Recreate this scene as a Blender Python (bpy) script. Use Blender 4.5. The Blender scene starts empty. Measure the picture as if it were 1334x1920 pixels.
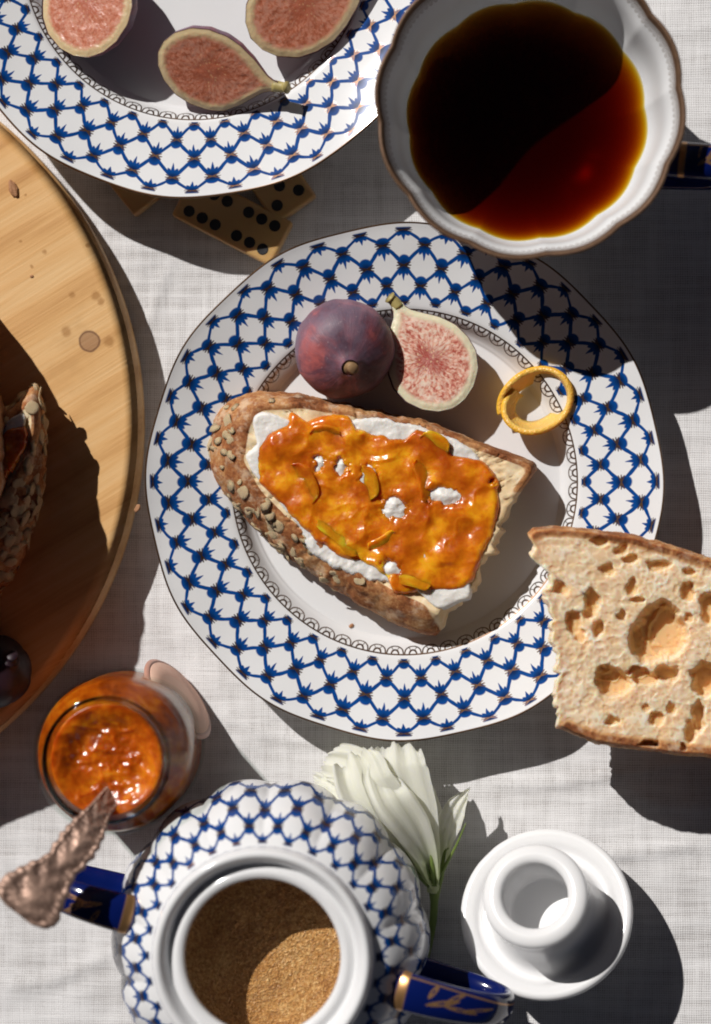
import bpy, bmesh, math, random
import numpy as np
from mathutils import Vector, Matrix
random.seed(7); rng = np.random.default_rng(7)
S = bpy.context.scene
COL = S.collection
MM = 0.001

# ------------------------------------------------------------------ camera, light
H = 0.85
CAM = Vector((0.036, -0.003, H))
PXM = 0.0002                       # one photo pixel on the cloth
cam_d = bpy.data.cameras.new('camera')
cam = bpy.data.objects.new('camera', cam_d); COL.objects.link(cam)
cam.location = CAM
fw = (-CAM).normalized()
rt = fw.cross(Vector((0, 1, 0))).normalized()
up = rt.cross(fw).normalized()
R = Matrix((rt, up, -fw)).transposed()
cam.rotation_euler = R.to_euler()
DIST = CAM.length
cam_d.sensor_fit = 'VERTICAL'; cam_d.sensor_height = 36
cam_d.lens = 36 * DIST / (1920 * PXM)
cam_d.clip_start = 0.01; cam_d.clip_end = 50
cam_d.dof.use_dof = True
cam_d.dof.focus_distance = DIST - 0.020
cam_d.dof.aperture_fstop = 4.0
S.camera = cam

SUN_EL = math.radians(42)
SUN_DIR = Vector((0.665, -0.747, 0)).normalized()      # the way the shadows fall
w = bpy.data.worlds.new("World"); S.world = w; w.use_nodes = True
nt = w.node_tree
sky = nt.nodes.new('ShaderNodeTexSky'); sky.sky_type = 'NISHITA'; sky.sun_disc = False
sky.sun_elevation = SUN_EL
sky.sun_rotation = math.atan2(-SUN_DIR.x, -SUN_DIR.y)
sky.air_density = 0.06; sky.dust_density = 0.5; sky.ozone_density = 1.0
nt.links.new(sky.outputs[0], nt.nodes['Background'].inputs[0])
nt.nodes['Background'].inputs[1].default_value = 0.05
sun_d = bpy.data.lights.new('sun', 'SUN'); sun_d.energy = 5.0; sun_d.angle = math.radians(0.55)
sun_d.color = (1.0, 0.965, 0.925)
sun = bpy.data.objects.new('sun', sun_d); COL.objects.link(sun)
L = Vector((SUN_DIR.x * math.cos(SUN_EL), SUN_DIR.y * math.cos(SUN_EL), -math.sin(SUN_EL)))
sun.rotation_euler = L.to_track_quat('-Z', 'Y').to_euler()
S.view_settings.view_transform = 'Standard'; S.view_settings.look = 'None'
S.cycles.filter_width = 1.9
S.view_settings.exposure = -0.30; S.view_settings.gamma = 1.0

# ------------------------------------------------------------------ helpers
Rn = np.array(R); Cn = np.array(CAM); FW = np.array(fw)
def P(px, py, z):
    """photo pixel -> the point at height z (metres) that is seen there"""
    px = np.asarray(px, float); py = np.asarray(py, float); z = np.asarray(z, float)
    k = PXM / DIST
    x = (px - 667) * k; y = (960 - py) * k
    d = np.stack([x * Rn[i, 0] + y * Rn[i, 1] - Rn[i, 2] for i in range(3)], -1)
    t = (z - Cn[2]) / d[..., 2]
    return Cn + d * t[..., None]
def PV(px, py, z): return Vector(P(px, py, z))

def _hash(i, j, k, s):
    h = (i * 374761393 + j * 668265263 + k * 2147483647 + s * 974634777) & 0xffffffff
    h = ((h ^ (h >> 13)) * 1274126177) & 0xffffffff
    h = (h ^ (h >> 16)) & 0xffffffff
    return h / 4294967295.0
def vnoise(x, y, z=0.0, s=0):
    x, y, z = np.broadcast_arrays(np.asarray(x, float), np.asarray(y, float), np.asarray(z, float))
    xi = np.floor(x).astype(np.int64); yi = np.floor(y).astype(np.int64); zi = np.floor(z).astype(np.int64)
    f = lambda t: t * t * t * (t * (t * 6 - 15) + 10)
    u, v, w_ = f(x - xi), f(y - yi), f(z - zi)
    r = 0
    for a in (0, 1):
        for b in (0, 1):
            for c in (0, 1):
                wt = (u if a else 1 - u) * (v if b else 1 - v) * (w_ if c else 1 - w_)
                r = r + wt * _hash(xi + a, yi + b, zi + c, s)
    return r * 2 - 1
def fbm(x, y, z=0.0, s=0, o=4):
    r = 0; a = 1.0; t = 0
    for k in range(o):
        r = r + a * vnoise(np.asarray(x) * 2**k + 17.3 * k, np.asarray(y) * 2**k, np.asarray(z) * 2**k, s + k); t += a; a *= .5
    return r / t
def worley(x, y, s=0):
    """distance to the nearest of one random point per cell, and second nearest"""
    x, y = np.broadcast_arrays(np.asarray(x, float), np.asarray(y, float))
    xi = np.floor(x).astype(np.int64); yi = np.floor(y).astype(np.int64)
    d1 = np.full(x.shape, 9.0); d2 = np.full(x.shape, 9.0)
    for a in (-1, 0, 1):
        for b in (-1, 0, 1):
            cx = xi + a + _hash(xi + a, yi + b, 0, s); cy = yi + b + _hash(xi + a, yi + b, 7, s)
            d = np.hypot(cx - x, cy - y)
            d2 = np.minimum(d2, np.maximum(d, d1)); d1 = np.minimum(d1, d)
    return d1, d2
def sm(a, b, x):
    t = np.clip((np.asarray(x, float) - a) / (b - a), 0, 1); return t * t * (3 - 2 * t)

def tag(o, label=None, cat=None, group=None, kind=None):
    if label: o['label'] = label
    if cat: o['category'] = cat
    if group: o['group'] = group
    if kind: o['kind'] = kind
    return o
def thing(name, label, cat, loc=(0, 0, 0), group=None, rot=None):
    o = bpy.data.objects.new(name, None); COL.objects.link(o); o.location = loc
    o.empty_display_size = 0.01
    if rot is not None: o.rotation_euler = rot
    return tag(o, label, cat, group)
def wloc(o):
    v = Vector((0, 0, 0))
    while o is not None: v += o.location; o = o.parent
    return v
def meshobj(name, V, F, mat, parent=None, uv=None, attrs=None, smooth=True, local=False, recalc=True):
    V = np.asarray(V, float).reshape(-1, 3)
    if parent is not None and not local: V = V - np.array(wloc(parent))
    me = bpy.data.meshes.new(name); me.from_pydata(V.tolist(), [], F)
    if uv is not None:
        l = me.uv_layers.new(name='UVMap'); l.data.foreach_set('uv', np.asarray(uv, np.float32).ravel())
    for k, a in (attrs or {}).items():
        a = np.asarray(a, np.float32)
        if a.ndim == 2:
            at = me.attributes.new(k, 'FLOAT_VECTOR', 'POINT'); at.data.foreach_set('vector', a.ravel())
        else:
            at = me.attributes.new(k, 'FLOAT', 'POINT'); at.data.foreach_set('value', a.ravel())
    if recalc:
        bm = bmesh.new(); bm.from_mesh(me); bmesh.ops.recalc_face_normals(bm, faces=bm.faces)
        if bm.calc_volume(signed=True) < 0: bmesh.ops.reverse_faces(bm, faces=bm.faces)
        bm.to_mesh(me); bm.free()
    me.materials.append(mat)
    if smooth: me.polygons.foreach_set('use_smooth', [True] * len(me.polygons))
    o = bpy.data.objects.new(name, me); COL.objects.link(o)
    if parent is not None: o.parent = parent
    return o
def gridmesh(V, wrap=True, cap0=False, cap1=False, vv=None, uu=None):
    """V (R,C,3) -> verts, faces, uvs; columns wrap round when wrap"""
    Rr, C = V.shape[:2]
    F = []; UV = []
    vv = np.arange(Rr) if vv is None else vv
    n = C if wrap else C - 1
    for i in range(Rr - 1):
        for j in range(n):
            j2 = (j + 1) % C
            F.append((i * C + j, i * C + j2, (i + 1) * C + j2, (i + 1) * C + j))
            u0, u1 = (j / n, (j + 1) / n) if uu is None else (uu[j], uu[j + 1])
            UV += [(u0, vv[i]), (u1, vv[i]), (u1, vv[i + 1]), (u0, vv[i + 1])]
    if cap0: F.append(tuple(range(C))[::-1]); UV += [(0, vv[0])] * C
    if cap1: F.append(tuple(range((Rr - 1) * C, Rr * C))); UV += [(0, vv[-1])] * C
    return V.reshape(-1, 3), F, UV
def refine(prof, sub=4):
    """Catmull-Rom through profile points; a point given twice keeps its corner"""
    p = np.array(prof, float); out = []
    for i in range(len(p) - 1):
        p0, p1, p2, p3 = p[max(i - 1, 0)], p[i], p[i + 1], p[min(i + 2, len(p) - 1)]
        if np.allclose(p1[:2], p2[:2]): continue
        for k in range(sub):
            t = k / sub
            out.append(.5 * ((2 * p1) + (-p0 + p2) * t + (2 * p0 - 5 * p1 + 4 * p2 - p3) * t * t + (-p0 + 3 * p1 - 3 * p2 + p3) * t**3))
            if len(p1) > 2: out[-1][2] = p1[2] + (p2[2] - p1[2]) * t
    out.append(p[-1]); return np.array(out)
def lathe(prof, n, lobe=None, origin=(0, 0, 0)):
    """profile rows (r mm, z mm, v)"""
    th = np.arange(n) / n * 2 * math.pi
    r = prof[:, 0][:, None] * np.ones(n); z = prof[:, 1][:, None] * np.ones(n)
    if lobe is not None: r, z = lobe(r, z, th[None, :] * np.ones_like(r))
    V = np.stack([r * np.cos(th) * MM, r * np.sin(th) * MM, z * MM], -1) + np.array(origin)
    return gridmesh(V, True, False, False, prof[:, 2] if prof.shape[1] > 2 else None)
def tube(path, rad, n=12, flat=1.0, up_=(0, 0, 1), caps=True):
    """swept ellipse: rad along the side direction, rad*flat along the other"""
    path = np.asarray(path, float); m = len(path); rad = np.broadcast_to(np.asarray(rad, float), (m,)); flat = np.broadcast_to(np.asarray(flat, float), (m,))
    T = np.gradient(path, axis=0); T /= np.linalg.norm(T, axis=1)[:, None]
    V = np.zeros((m, n, 3)); upv = np.array(up_, float); prev = None
    for i in range(m):
        s = np.cross(T[i], upv)
        if np.linalg.norm(s) < 1e-6: s = prev
        s /= np.linalg.norm(s)
        b = np.cross(s, T[i])
        if prev is not None and np.dot(prev, s) < 0: s = -s; b = -b
        prev = s
        a = np.arange(n) / n * 2 * math.pi
        V[i] = path[i] + rad[i] * (np.cos(a)[:, None] * s + flat[i] * np.sin(a)[:, None] * b)
    return gridmesh(V, True, caps, caps)
def spline(pts, n):
    p = np.array(pts, float); m = len(p); out = []
    for t in np.linspace(0, m - 1 - 1e-9, n):
        i = int(t); f = t - i
        p0, p1, p2, p3 = p[max(i - 1, 0)], p[i], p[min(i + 1, m - 1)], p[min(i + 2, m - 1)]
        out.append(.5 * ((2 * p1) + (-p0 + p2) * f + (2 * p0 - 5 * p1 + 4 * p2 - p3) * f * f + (-p0 + 3 * p1 - 3 * p2 + p3) * f**3))
    return np.array(out)
def star(pts, c, n, blur=2):
    """outline polygon -> radius for each of n angles round c (pixels)"""
    pts = np.array(pts, float) - np.array(c); th = np.arange(n) / n * 2 * math.pi
    d = np.stack([np.cos(th), np.sin(th)], -1); r = np.zeros(n)
    for k in range(len(pts)):
        a, b = pts[k], pts[(k + 1) % len(pts)]; e = b - a
        den = d[:, 0] * e[1] - d[:, 1] * e[0]
        with np.errstate(divide='ignore', invalid='ignore'):
            t = (a[0] * e[1] - a[1] * e[0]) / den; s_ = (a[0] * d[:, 1] - a[1] * d[:, 0]) / den
        ok = (t > 0) & (s_ >= -1e-9) & (s_ <= 1 + 1e-9); r = np.where(ok, np.maximum(r, np.where(ok, t, 0)), r)
    for _ in range(blur): r = .25 * np.roll(r, 1) + .5 * r + .25 * np.roll(r, -1)
    return th, r

# ------------------------------------------------------------------ shader expressions
class X:
    nt = None
    def __init__(s, v): s.v = v
    @staticmethod
    def op(o, *a):
        n = X.nt.nodes.new('ShaderNodeMath'); n.operation = o
        for i, q in enumerate(a): X.put(q, n.inputs[i])
        return X(n.outputs[0])
    @staticmethod
    def put(q, sock):
        if isinstance(q, X): q = q.v
        if isinstance(q, (int, float)): sock.default_value = q
        elif isinstance(q, (tuple, list)): sock.default_value = tuple(q) + ((1,) if len(q) == 3 and len(sock.default_value) == 4 else ())
        else: X.nt.links.new(q, sock)
    def __add__(s, o): return X.op('ADD', s, o)
    __radd__ = __add__
    def __sub__(s, o): return X.op('SUBTRACT', s, o)
    def __rsub__(s, o): return X.op('SUBTRACT', o, s)
    def __mul__(s, o): return X.op('MULTIPLY', s, o)
    __rmul__ = __mul__
    def __truediv__(s, o): return X.op('DIVIDE', s, o)
    def abs(s): return X.op('ABSOLUTE', s)
    def frac(s): return X.op('FRACT', s)
    def sqrt(s): return X.op('SQRT', s)
    def sin(s): return X.op('SINE', s)
    def pow(s, e): return X.op('POWER', s, e)
    def max(s, o): return X.op('MAXIMUM', s, o)
    def min(s, o): return X.op('MINIMUM', s, o)
    def clamp(s):
        n = X.nt.nodes.new('ShaderNodeClamp'); X.put(s, n.inputs[0]); return X(n.outputs[0])
    def ss(s, a, b):
        """smoothstep, 0 at a and 1 at b (a may be the larger)"""
        n = X.nt.nodes.new('ShaderNodeMapRange'); n.interpolation_type = 'SMOOTHSTEP'
        X.put(s, n.inputs[0])
        if a < b: X.put(a, n.inputs[1]); X.put(b, n.inputs[2]); n.inputs[3].default_value = 0; n.inputs[4].default_value = 1
        else: X.put(b, n.inputs[1]); X.put(a, n.inputs[2]); n.inputs[3].default_value = 1; n.inputs[4].default_value = 0
        return X(n.outputs[0])
def hyp(a, b): return (a * a + b * b).sqrt()
def mixc(f, a, b):
    n = X.nt.nodes.new('ShaderNodeMix'); n.data_type = 'RGBA'; X.put(f, n.inputs[0]); X.put(a, n.inputs[6]); X.put(b, n.inputs[7]); return X(n.outputs[2])
def coord(kind='Object'):
    return X.nt.nodes.new('ShaderNodeTexCoord').outputs[kind]
def sep(v):
    n = X.nt.nodes.new('ShaderNodeSeparateXYZ'); X.put(v, n.inputs[0]); return [X(n.outputs[i]) for i in range(3)]
def comb(a, b, c=0.0):
    n = X.nt.nodes.new('ShaderNodeCombineXYZ'); X.put(a, n.inputs[0]); X.put(b, n.inputs[1]); X.put(c, n.inputs[2]); return n.outputs[0]
def mapv(v, scale=(1, 1, 1), loc=(0, 0, 0), rot=(0, 0, 0)):
    n = X.nt.nodes.new('ShaderNodeMapping'); X.put(v, n.inputs[0]); n.inputs[1].default_value = loc; n.inputs[2].default_value = rot; n.inputs[3].default_value = scale
    return n.outputs[0]
def noise(v, scale=5, detail=4, rough=.55, dist=0.0):
    n = X.nt.nodes.new('ShaderNodeTexNoise'); X.put(v, n.inputs['Vector']); n.inputs['Scale'].default_value = scale
    n.inputs['Detail'].default_value = detail; n.inputs['Roughness'].default_value = rough; n.inputs['Distortion'].default_value = dist
    return X(n.outputs[0])
def voro(v, scale=5, feature='F1', rnd=1.0):
    n = X.nt.nodes.new('ShaderNodeTexVoronoi'); n.feature = feature; X.put(v, n.inputs['Vector']); n.inputs['Scale'].default_value = scale; n.inputs['Randomness'].default_value = rnd
    return X(n.outputs['Distance'])
def attr(name, out='Fac'):
    n = X.nt.nodes.new('ShaderNodeAttribute'); n.attribute_name = name; return X(n.outputs[out])
def ramp(f, stops):
    n = X.nt.nodes.new('ShaderNodeValToRGB'); e = n.color_ramp.elements
    while len(e) < len(stops): e.new(.5)
    for k, (p, c) in enumerate(stops): e[k].position = p; e[k].color = tuple(c) + (1,)
    X.put(f, n.inputs[0]); return X(n.outputs[0])
def bump(h, dist=.001, strength=1.0):
    n = X.nt.nodes.new('ShaderNodeBump'); n.inputs['Strength'].default_value = strength; n.inputs['Distance'].default_value = dist
    X.put(h, n.inputs['Height']); return X(n.outputs[0])
def mat(name):
    m = bpy.data.materials.new(name); m.use_nodes = True; X.nt = m.node_tree
    return m, m.node_tree.nodes['Principled BSDF']
def setp(b, **k):
    names = dict(col='Base Color', rough='Roughness', metal='Metallic', spec='Specular IOR Level', nrm='Normal', sss='Subsurface Weight', rad='Subsurface Radius',
                 sscale='Subsurface Scale', coat='Coat Weight', crough='Coat Roughness', trans='Transmission Weight', ior='IOR', sheen='Sheen Weight')
    for a, q in k.items(): X.put(q, b.inputs[names[a]])

# ------------------------------------------------------------------ materials
def m_linen():
    m, b = mat('white_linen'); v = coord('Object'); x, y, z = sep(v)
    wob = (noise(v, 60, 2) - .5) * .0011
    tx = noise(mapv(v, (1, 0.03, 1)), 1500, 2, .5)          # threads running up the picture
    ty = noise(mapv(v, (0.03, 1, 1)), 1500, 2, .5)
    wx = ((x + wob) * (2 * math.pi / .00088)).sin() * .5 + .5
    wy = ((y + wob) * (2 * math.pi / .00088)).sin() * .5 + .5
    sl = noise(mapv(v, (.10, 1, 1)), 260, 3, .6); sl2 = noise(mapv(v, (1, .10, 1)), 260, 3, .6)
    thr = tx.max(ty) * .45 + wx * .28 + wy * .28
    blot = noise(v, 45, 3, .6)
    f = (thr * 1.0 + (sl - .5) * .6 + (sl2 - .5) * .45 + (blot - .5) * .3).clamp()
    c = ramp(f, [(.22, (.40, .375, .365)), (.46, (.71, .70, .70)), (.78, (.83, .82, .825))])
    h = thr * .5 + sl * .8 + sl2 * .6
    setp(b, col=c, rough=.85, nrm=bump(h, .00045, .9), spec=.2, sheen=.15)
    return m
def porcelain(name, N=36, flip=False, rows=4, net=True, lace=None, rim=None, cellx=70., celly=36., crim=(.50, .27, .12), gmetal=.85, rbase=.13):
    m, b = mat(name); u, v, _ = sep(coord('UV'))
    ob = coord('Object')
    a = u * N
    wv = (noise(ob, 110, 2) - .5) * .14
    p = a + v * .5 + wv; q = a - v * .5 + wv
    fp = (p + .5).frac() - .5; fq = (q + .5).frac() - .5
    blue = None; gold = None
    if net:
        Xx = (fp + fq) * (.5 * cellx); Y = (fp - fq) * celly
        if flip: Y = Y * -1
        lw = noise(ob, 260, 2) * .03 + .036
        line = fp.abs().min(fq.abs()) - lw
        inner = v.ss(-.02, .05) * v.ss(rows + .02, rows - .05)
        ln = line.ss(.028, 0.0) * inner
        ball = hyp(Xx * .95, Y - 7).ss(12.2, 9.4)
        wsp = (Y + 28) * .25
        spike = (Xx.abs() - wsp).ss(1.2, -.6) * Y.ss(-29, -26) * Y.ss(2, 0)
        lx = Xx.abs() * .90 + Y * .44; ly = Xx.abs() * .44 - Y * .90
        leaf = hyp(lx, (ly - 11) * .42).ss(4.4, 3.0)
        near = v.ss(-.35, -.2) * v.ss(rows + .30, rows + .15)
        glyph = (ball.max(spike).max(leaf)) * near
        edge = v.ss(rows - .1, rows + .05)
        blue = ln.max(glyph)
        ax = Xx.abs()
        g = None
        for k in (0.0, .45):
            t = ((Y.abs() - ax * k).abs() * (1 / math.sqrt(1 + k * k))).ss(1.6, .5) * hyp(Xx, Y).ss(14.5 if k < 1 else 10, 12 if k < 1 else 8)
            g = t if g is None else g.max(t)
        gold = g * near * (noise(ob, 420, 2) + .42).clamp()
    if lace:
        v0, v1, NL = lace
        ll = (v - v0) / (v1 - v0)                       # 0 at scallop tips, 1 at the ring line
        ex = ((u * NL).frac() - .5) * 2; ey = 1 - ll
        rr = hyp(ex, ey)
        ring = (rr - .93).abs().ss(.11, .03); ring2 = (rr - .42).abs().ss(.12, .04)
        an = X.op('ARCTAN2', ey, ex)
        spoke = ((an * 3.0).sin().abs()).ss(.30, .10) * rr.ss(.42, .5) * rr.ss(.93, .85)
        lac = ring.max(ring2).max(spoke * .8) * ll.ss(0, .03) * ll.ss(1.02, .99)
        lac = lac.max((ll - 1.0).abs().ss(.13, .05))
        gold = lac if gold is None else gold.max(lac)
    if rim:
        rg = v.ss(rim - .03, rim + .03) * v.ss(rim + 1.2, rim + 1.1)
        gold = rg if gold is None else gold.max(rg)
    base = mixc(noise(ob, 30, 2), (.80, .80, .80), (.74, .745, .76))
    c = base
    if blue is not None:
        cb = mixc(noise(ob, 180, 3), (.003, .034, .16), (.004, .080, .34))
        cb = mixc(hyp(Xx, Y).ss(15, 3) * .75, cb, (.004, .010, .035))
        c = mixc(blue, c, cb)
    if gold is not None:
        gc = mixc(noise(ob, 500, 2), (crim[0] * .12, crim[1] * .11, crim[2] * .12), (crim[0] * .34, crim[1] * .32, crim[2] * .30))
        c = mixc(gold, c, gc)
        setp(b, metal=gold * gmetal, rough=gold * .27 + rbase)
    else: setp(b, rough=.11)
    setp(b, col=c, spec=.5, sss=.06, sscale=.002, rad=(1, .9, .8), nrm=bump(noise(ob, 45, 2), .0006, .25))
    return m
def m_white_porcelain():
    m, b = mat('white_porcelain'); ob = coord('Object')
    setp(b, col=mixc(noise(ob, 40, 3), (.80, .80, .80), (.75, .75, .76)), rough=.16, spec=.5, sss=.08, sscale=.002, rad=(1, .9, .8), nrm=bump(noise(ob, 60, 2), .0006, .2))
    return m
def m_cobalt():
    m, b = mat('cobalt_glaze_with_gold'); u, v, _ = sep(coord('UV')); ob = coord('Object')
    u = (u + .25).frac()
    # u runs round the strap, v along it 0..1; gilded leaf sprays near both ends and a gold collar
    g = None
    for (v0, u0, an, L_, W_) in ((.23, .25, .5, .05, .035), (.26, .32, .9, .045, .03), (.28, .22, -.1, .05, .03), (.33, .25, .3, .05, .025), (.20, .33, 1.3, .035, .025),
                                 (.60, .25, .5, .04, .03), (.63, .30, 1.0, .04, .03), (.63, .20, -.2, .04, .03)):
        dx = (v - v0); dy = (u - u0) * .45
        ca, sa = math.cos(an), math.sin(an)
        e = hyp((dx * ca + dy * sa) * (1 / L_), (dy * ca - dx * sa) * (1 / W_ * 3.2))
        e = (e - .62).abs().ss(.38, .22)
        g = e if g is None else g.max(e)
    g = g * (noise(ob, 700, 2) + .3).clamp()
    lin = ((u - .36 - (v * 9).sin() * .05).abs()).ss(.014, .006) * v.ss(.1, .14) * v.ss(.75, .7)
    g = g.max(lin * .8)
    g = g.max(v.ss(.130, .122) * v.ss(.09, .10)).max(v.ss(.965, .975))
    c = mixc(g, mixc(noise(ob, 60, 2), (.002, .006, .055), (.003, .011, .11)), (.62, .34, .14))
    setp(b, col=c, metal=g * .85, rough=g * .22 + .10, coat=.3, crough=.05)
    return m
def m_wood():
    m, b = mat('pine_board'); ob = coord('Object')
    v = mapv(ob, (1, 1, 1), rot=(0, 0, -.55)); x, y, z = sep(v)
    big = noise(mapv(v, (.25, 1, 1)), 12, 3, .5)
    ph = y * 330 + big * 16
    ring = (ph.sin() * .5 + .5).pow(2.2)
    fine = noise(mapv(v, (.035, 1, 1)), 900, 3, .6); pore = noise(mapv(v, (.05, 1, 1)), 330, 3, .6)
    f = (ring * .30 + ((fine - .5) * 1.3 + .5) * .42 + ((pore - .5) * 1.4 + .5) * .38).clamp()
    c = ramp(f, [(.2, (.80, .52, .25)), (.55, (.72, .415, .165)), (.95, (.50, .24, .075))])
    stain = noise(ob, 26, 4, .6).ss(.56, .74)
    c = mixc(stain * .35, c, (.40, .21, .07))
    ox, oy, oz = sep(ob)
    kx, ky = KNOT
    kd = hyp(ox - kx, oy - ky) + (noise(ob, 300, 2) - .5) * .0008
    c = mixc(kd.ss(.0046, .0030) * .75, c, (.33, .17, .085)); c = mixc((kd - .0036).abs().ss(.0006, .0001) * .8, c, (.16, .07, .03))
    for (sx, sy, sr) in SPOTS:
        dd = hyp(ox - sx, oy - sy) + (noise(ob, 500, 2) - .5) * .0014
        c = mixc(dd.ss(sr, sr * .35) * .65, c, (.36, .16, .04))
    setp(b, col=c, rough=.5, spec=.35, nrm=bump(fine * .5 + ring * .3 + pore * .4, .0004, .5))
    return m
def m_crumb(name='bread', soft=False):
    """attribute crust 0..1, pit 0..1"""
    m, b = mat(name); ob = coord('Object')
    cr = attr('crust'); pit = attr('pit')
    n1 = noise(ob, 220, 5, .65); n2 = noise(ob, 900, 3, .6); n3 = noise(ob, 90, 4, .6)
    crumb = ramp(n1, [(.30, (.68, .49, .28)), (.5, (.78, .61, .38)), (.68, (.86, .74, .54))])
    if soft: crumb = ramp(noise(ob, 150, 3, .5), [(.34, (.86, .65, .43)), (.5, (.91, .77, .57)), (.66, (.95, .86, .71))])
    crumb = mixc(pit, crumb, (.76, .50, .25) if soft else (.60, .38, .17))  # pores and holes tinted darker, their shade painted into the crumb colour
    crust = ramp((n3 * .65 + n2 * .35), [(.30, (.085, .024, .008)), (.46, (.30, .105, .035)), (.58, (.50, .25, .10)), (.72, (.70, .48, .27))])
    flour = noise(ob, 140, 5, .7).ss(.50, .66)
    crust = mixc(flour * .55, crust, (.70, .54, .38))
    f = (cr + (n1 - .5) * .5).ss(.35, .6)
    if soft:
        crumb = mixc(cr.ss(.02, .6) * .8, crumb, (.62, .30, .10)); f = (cr + (n1 - .5) * .5).ss(.55, 1.0)
    por = voro(ob, 900, 'F1')
    setp(b, col=mixc(f, crumb, crust), rough=.78, spec=.25, nrm=bump(n2 * .35 + n1 * (.15 if soft else .5) + por * .2, .00012 if soft else .0005, .35 if soft else .45), sss=.85 if soft else .30, sscale=.004 if soft else .0025, rad=(1, .55, .25))
    return m
def m_cream():
    m, b = mat('fresh_cheese'); ob = coord('Object')
    setp(b, col=mixc(noise(ob, 200, 3), (.82, .80, .76), (.76, .73, .69)), rough=.42, sss=.6, sscale=.002, rad=(1, .8, .6), nrm=bump(noise(ob, 500, 4), .0008, .6))
    return m
def m_jam(name, c0, c1, c2, sc=120, gloss=.25):
    m, b = mat(name); ob = coord('Object')
    n = noise(ob, sc, 4, .55, .4) * .75 + noise(ob, sc * 4, 2) * .25
    c = ramp(n, [(.36, c0), (.5, c1), (.60, c2), (.70, (min(1, c2[0] * 1.05), c2[1] * 1.35, c2[2] * 1.6))])
    setp(b, col=c, rough=gloss, spec=.6, sss=.85, sscale=.005, rad=(1.0, .35, .06), coat=.15, crough=.15,
         nrm=bump(noise(ob, 240, 3, .5) + voro(ob, 420, 'F1') * .25, .0006, .4))
    return m
def m_oat():
    m, b = mat('oat_flake'); ob = coord('Object')
    setp(b, col=ramp(noise(ob, 400, 3), [(.3, (.66, .42, .19)), (.5, (.80, .60, .35)), (.72, (.86, .72, .50))]), rough=.7, sss=.1, sscale=.001, nrm=bump(noise(ob, 700, 4), .0007, .8))
    return m
def m_figskin():
    m, b = mat('fig_skin'); ob = coord('Object'); x, y, z = sep(ob)
    az = X.op('ARCTAN2', y, x)
    st = noise(comb(az * .55, z * 30, noise(ob, 60, 3) * 1.4), 1.6, 5, .65)
    fine = noise(comb(az * 9, z * 60, 0), 3, 3, .6)
    c = ramp(st, [(.38, (.070, .026, .045)), (.50, (.17, .045, .060)), (.64, (.46, .11, .10))])
    bl = (noise(ob, 60, 4, .6)).ss(.40, .62)
    lw = X.nt.nodes.new('ShaderNodeLayerWeight'); lw.inputs[0].default_value = .35
    c = mixc((bl * .36 + X(lw.outputs['Facing']) * .45).clamp(), c, (.26, .20, .27))  # bloom patches, plus a grey sheen painted in by viewing angle
    c = mixc(noise(ob, 1300, 1).ss(.68, .76) * .3, c, (.5, .4, .4))
    c = mixc((fine.ss(.62, .74)) * .3, c, (.045, .015, .02))
    setp(b, col=c, rough=.48, spec=.35, sss=.05, sscale=.002, nrm=bump(fine * .6 + noise(ob, 300, 3) * .5, .0006, .5))
    return m
def m_figflesh(dark=0.0):
    m, b = mat('fig_flesh_dark' if dark else 'fig_flesh'); ob = coord('Object')
    d = attr('dist'); pa, pr, _ = sep(attr('polar', 'Vector'))
    fil = noise(comb(pa * 5.5, pr * 380, 0), 1.6, 4, .6, .6)
    fleck = voro(ob, 620, 'F1'); cl = noise(ob, 110, 4, .6)
    k = (1 - dark)
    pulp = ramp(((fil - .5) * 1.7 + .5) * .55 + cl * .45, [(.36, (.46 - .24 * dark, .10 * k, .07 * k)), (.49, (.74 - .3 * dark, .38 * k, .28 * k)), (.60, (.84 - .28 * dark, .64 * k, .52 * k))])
    core = (pr + (cl - .5) * .012).ss(.0090 + .004 * dark, .0012)
    pulp = mixc(core * .7, pulp, (.38, .035, .03))
    pulp = mixc(fleck.ss(.30, .16) * .5 * pr.ss(.010, .004), pulp, (.86, .66, .36)); pulp = mixc(voro(ob, 540, 'F1').ss(.20, .08) * .5 * pr.ss(.011, .003), pulp, (.25, .03, .03))
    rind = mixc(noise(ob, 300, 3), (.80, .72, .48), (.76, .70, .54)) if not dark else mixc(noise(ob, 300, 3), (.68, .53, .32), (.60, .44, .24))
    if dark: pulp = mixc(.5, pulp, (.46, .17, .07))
    f = (d + (fil - .5) * .0030).ss(.0018, .0040)
    c = mixc(f, rind, pulp)
    c = mixc(d.ss(.0005, .0001), c, (.12, .04, .05))
    setp(b, col=c, rough=.32, spec=.5, sss=.35, sscale=.003, rad=(1, .4, .25), nrm=bump(fil * .5 + fleck * .3 + cl * .3, .0006, .5))
    return m
def m_peel():
    m, b = mat('orange_peel'); ob = coord('Object'); f = attr('pith')
    c = mixc(f, mixc(noise(ob, 150, 3), (.90, .40, .015), (.94, .52, .04)), mixc(noise(ob, 300, 3), (.86, .50, .10), (.88, .62, .20)))
    setp(b, col=c, rough=.34, spec=.5, sss=.35, sscale=.003, rad=(1, .5, .12), nrm=bump(voro(ob, 1500, 'F1') + noise(ob, 300, 2), .0004, .6))
    return m
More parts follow.
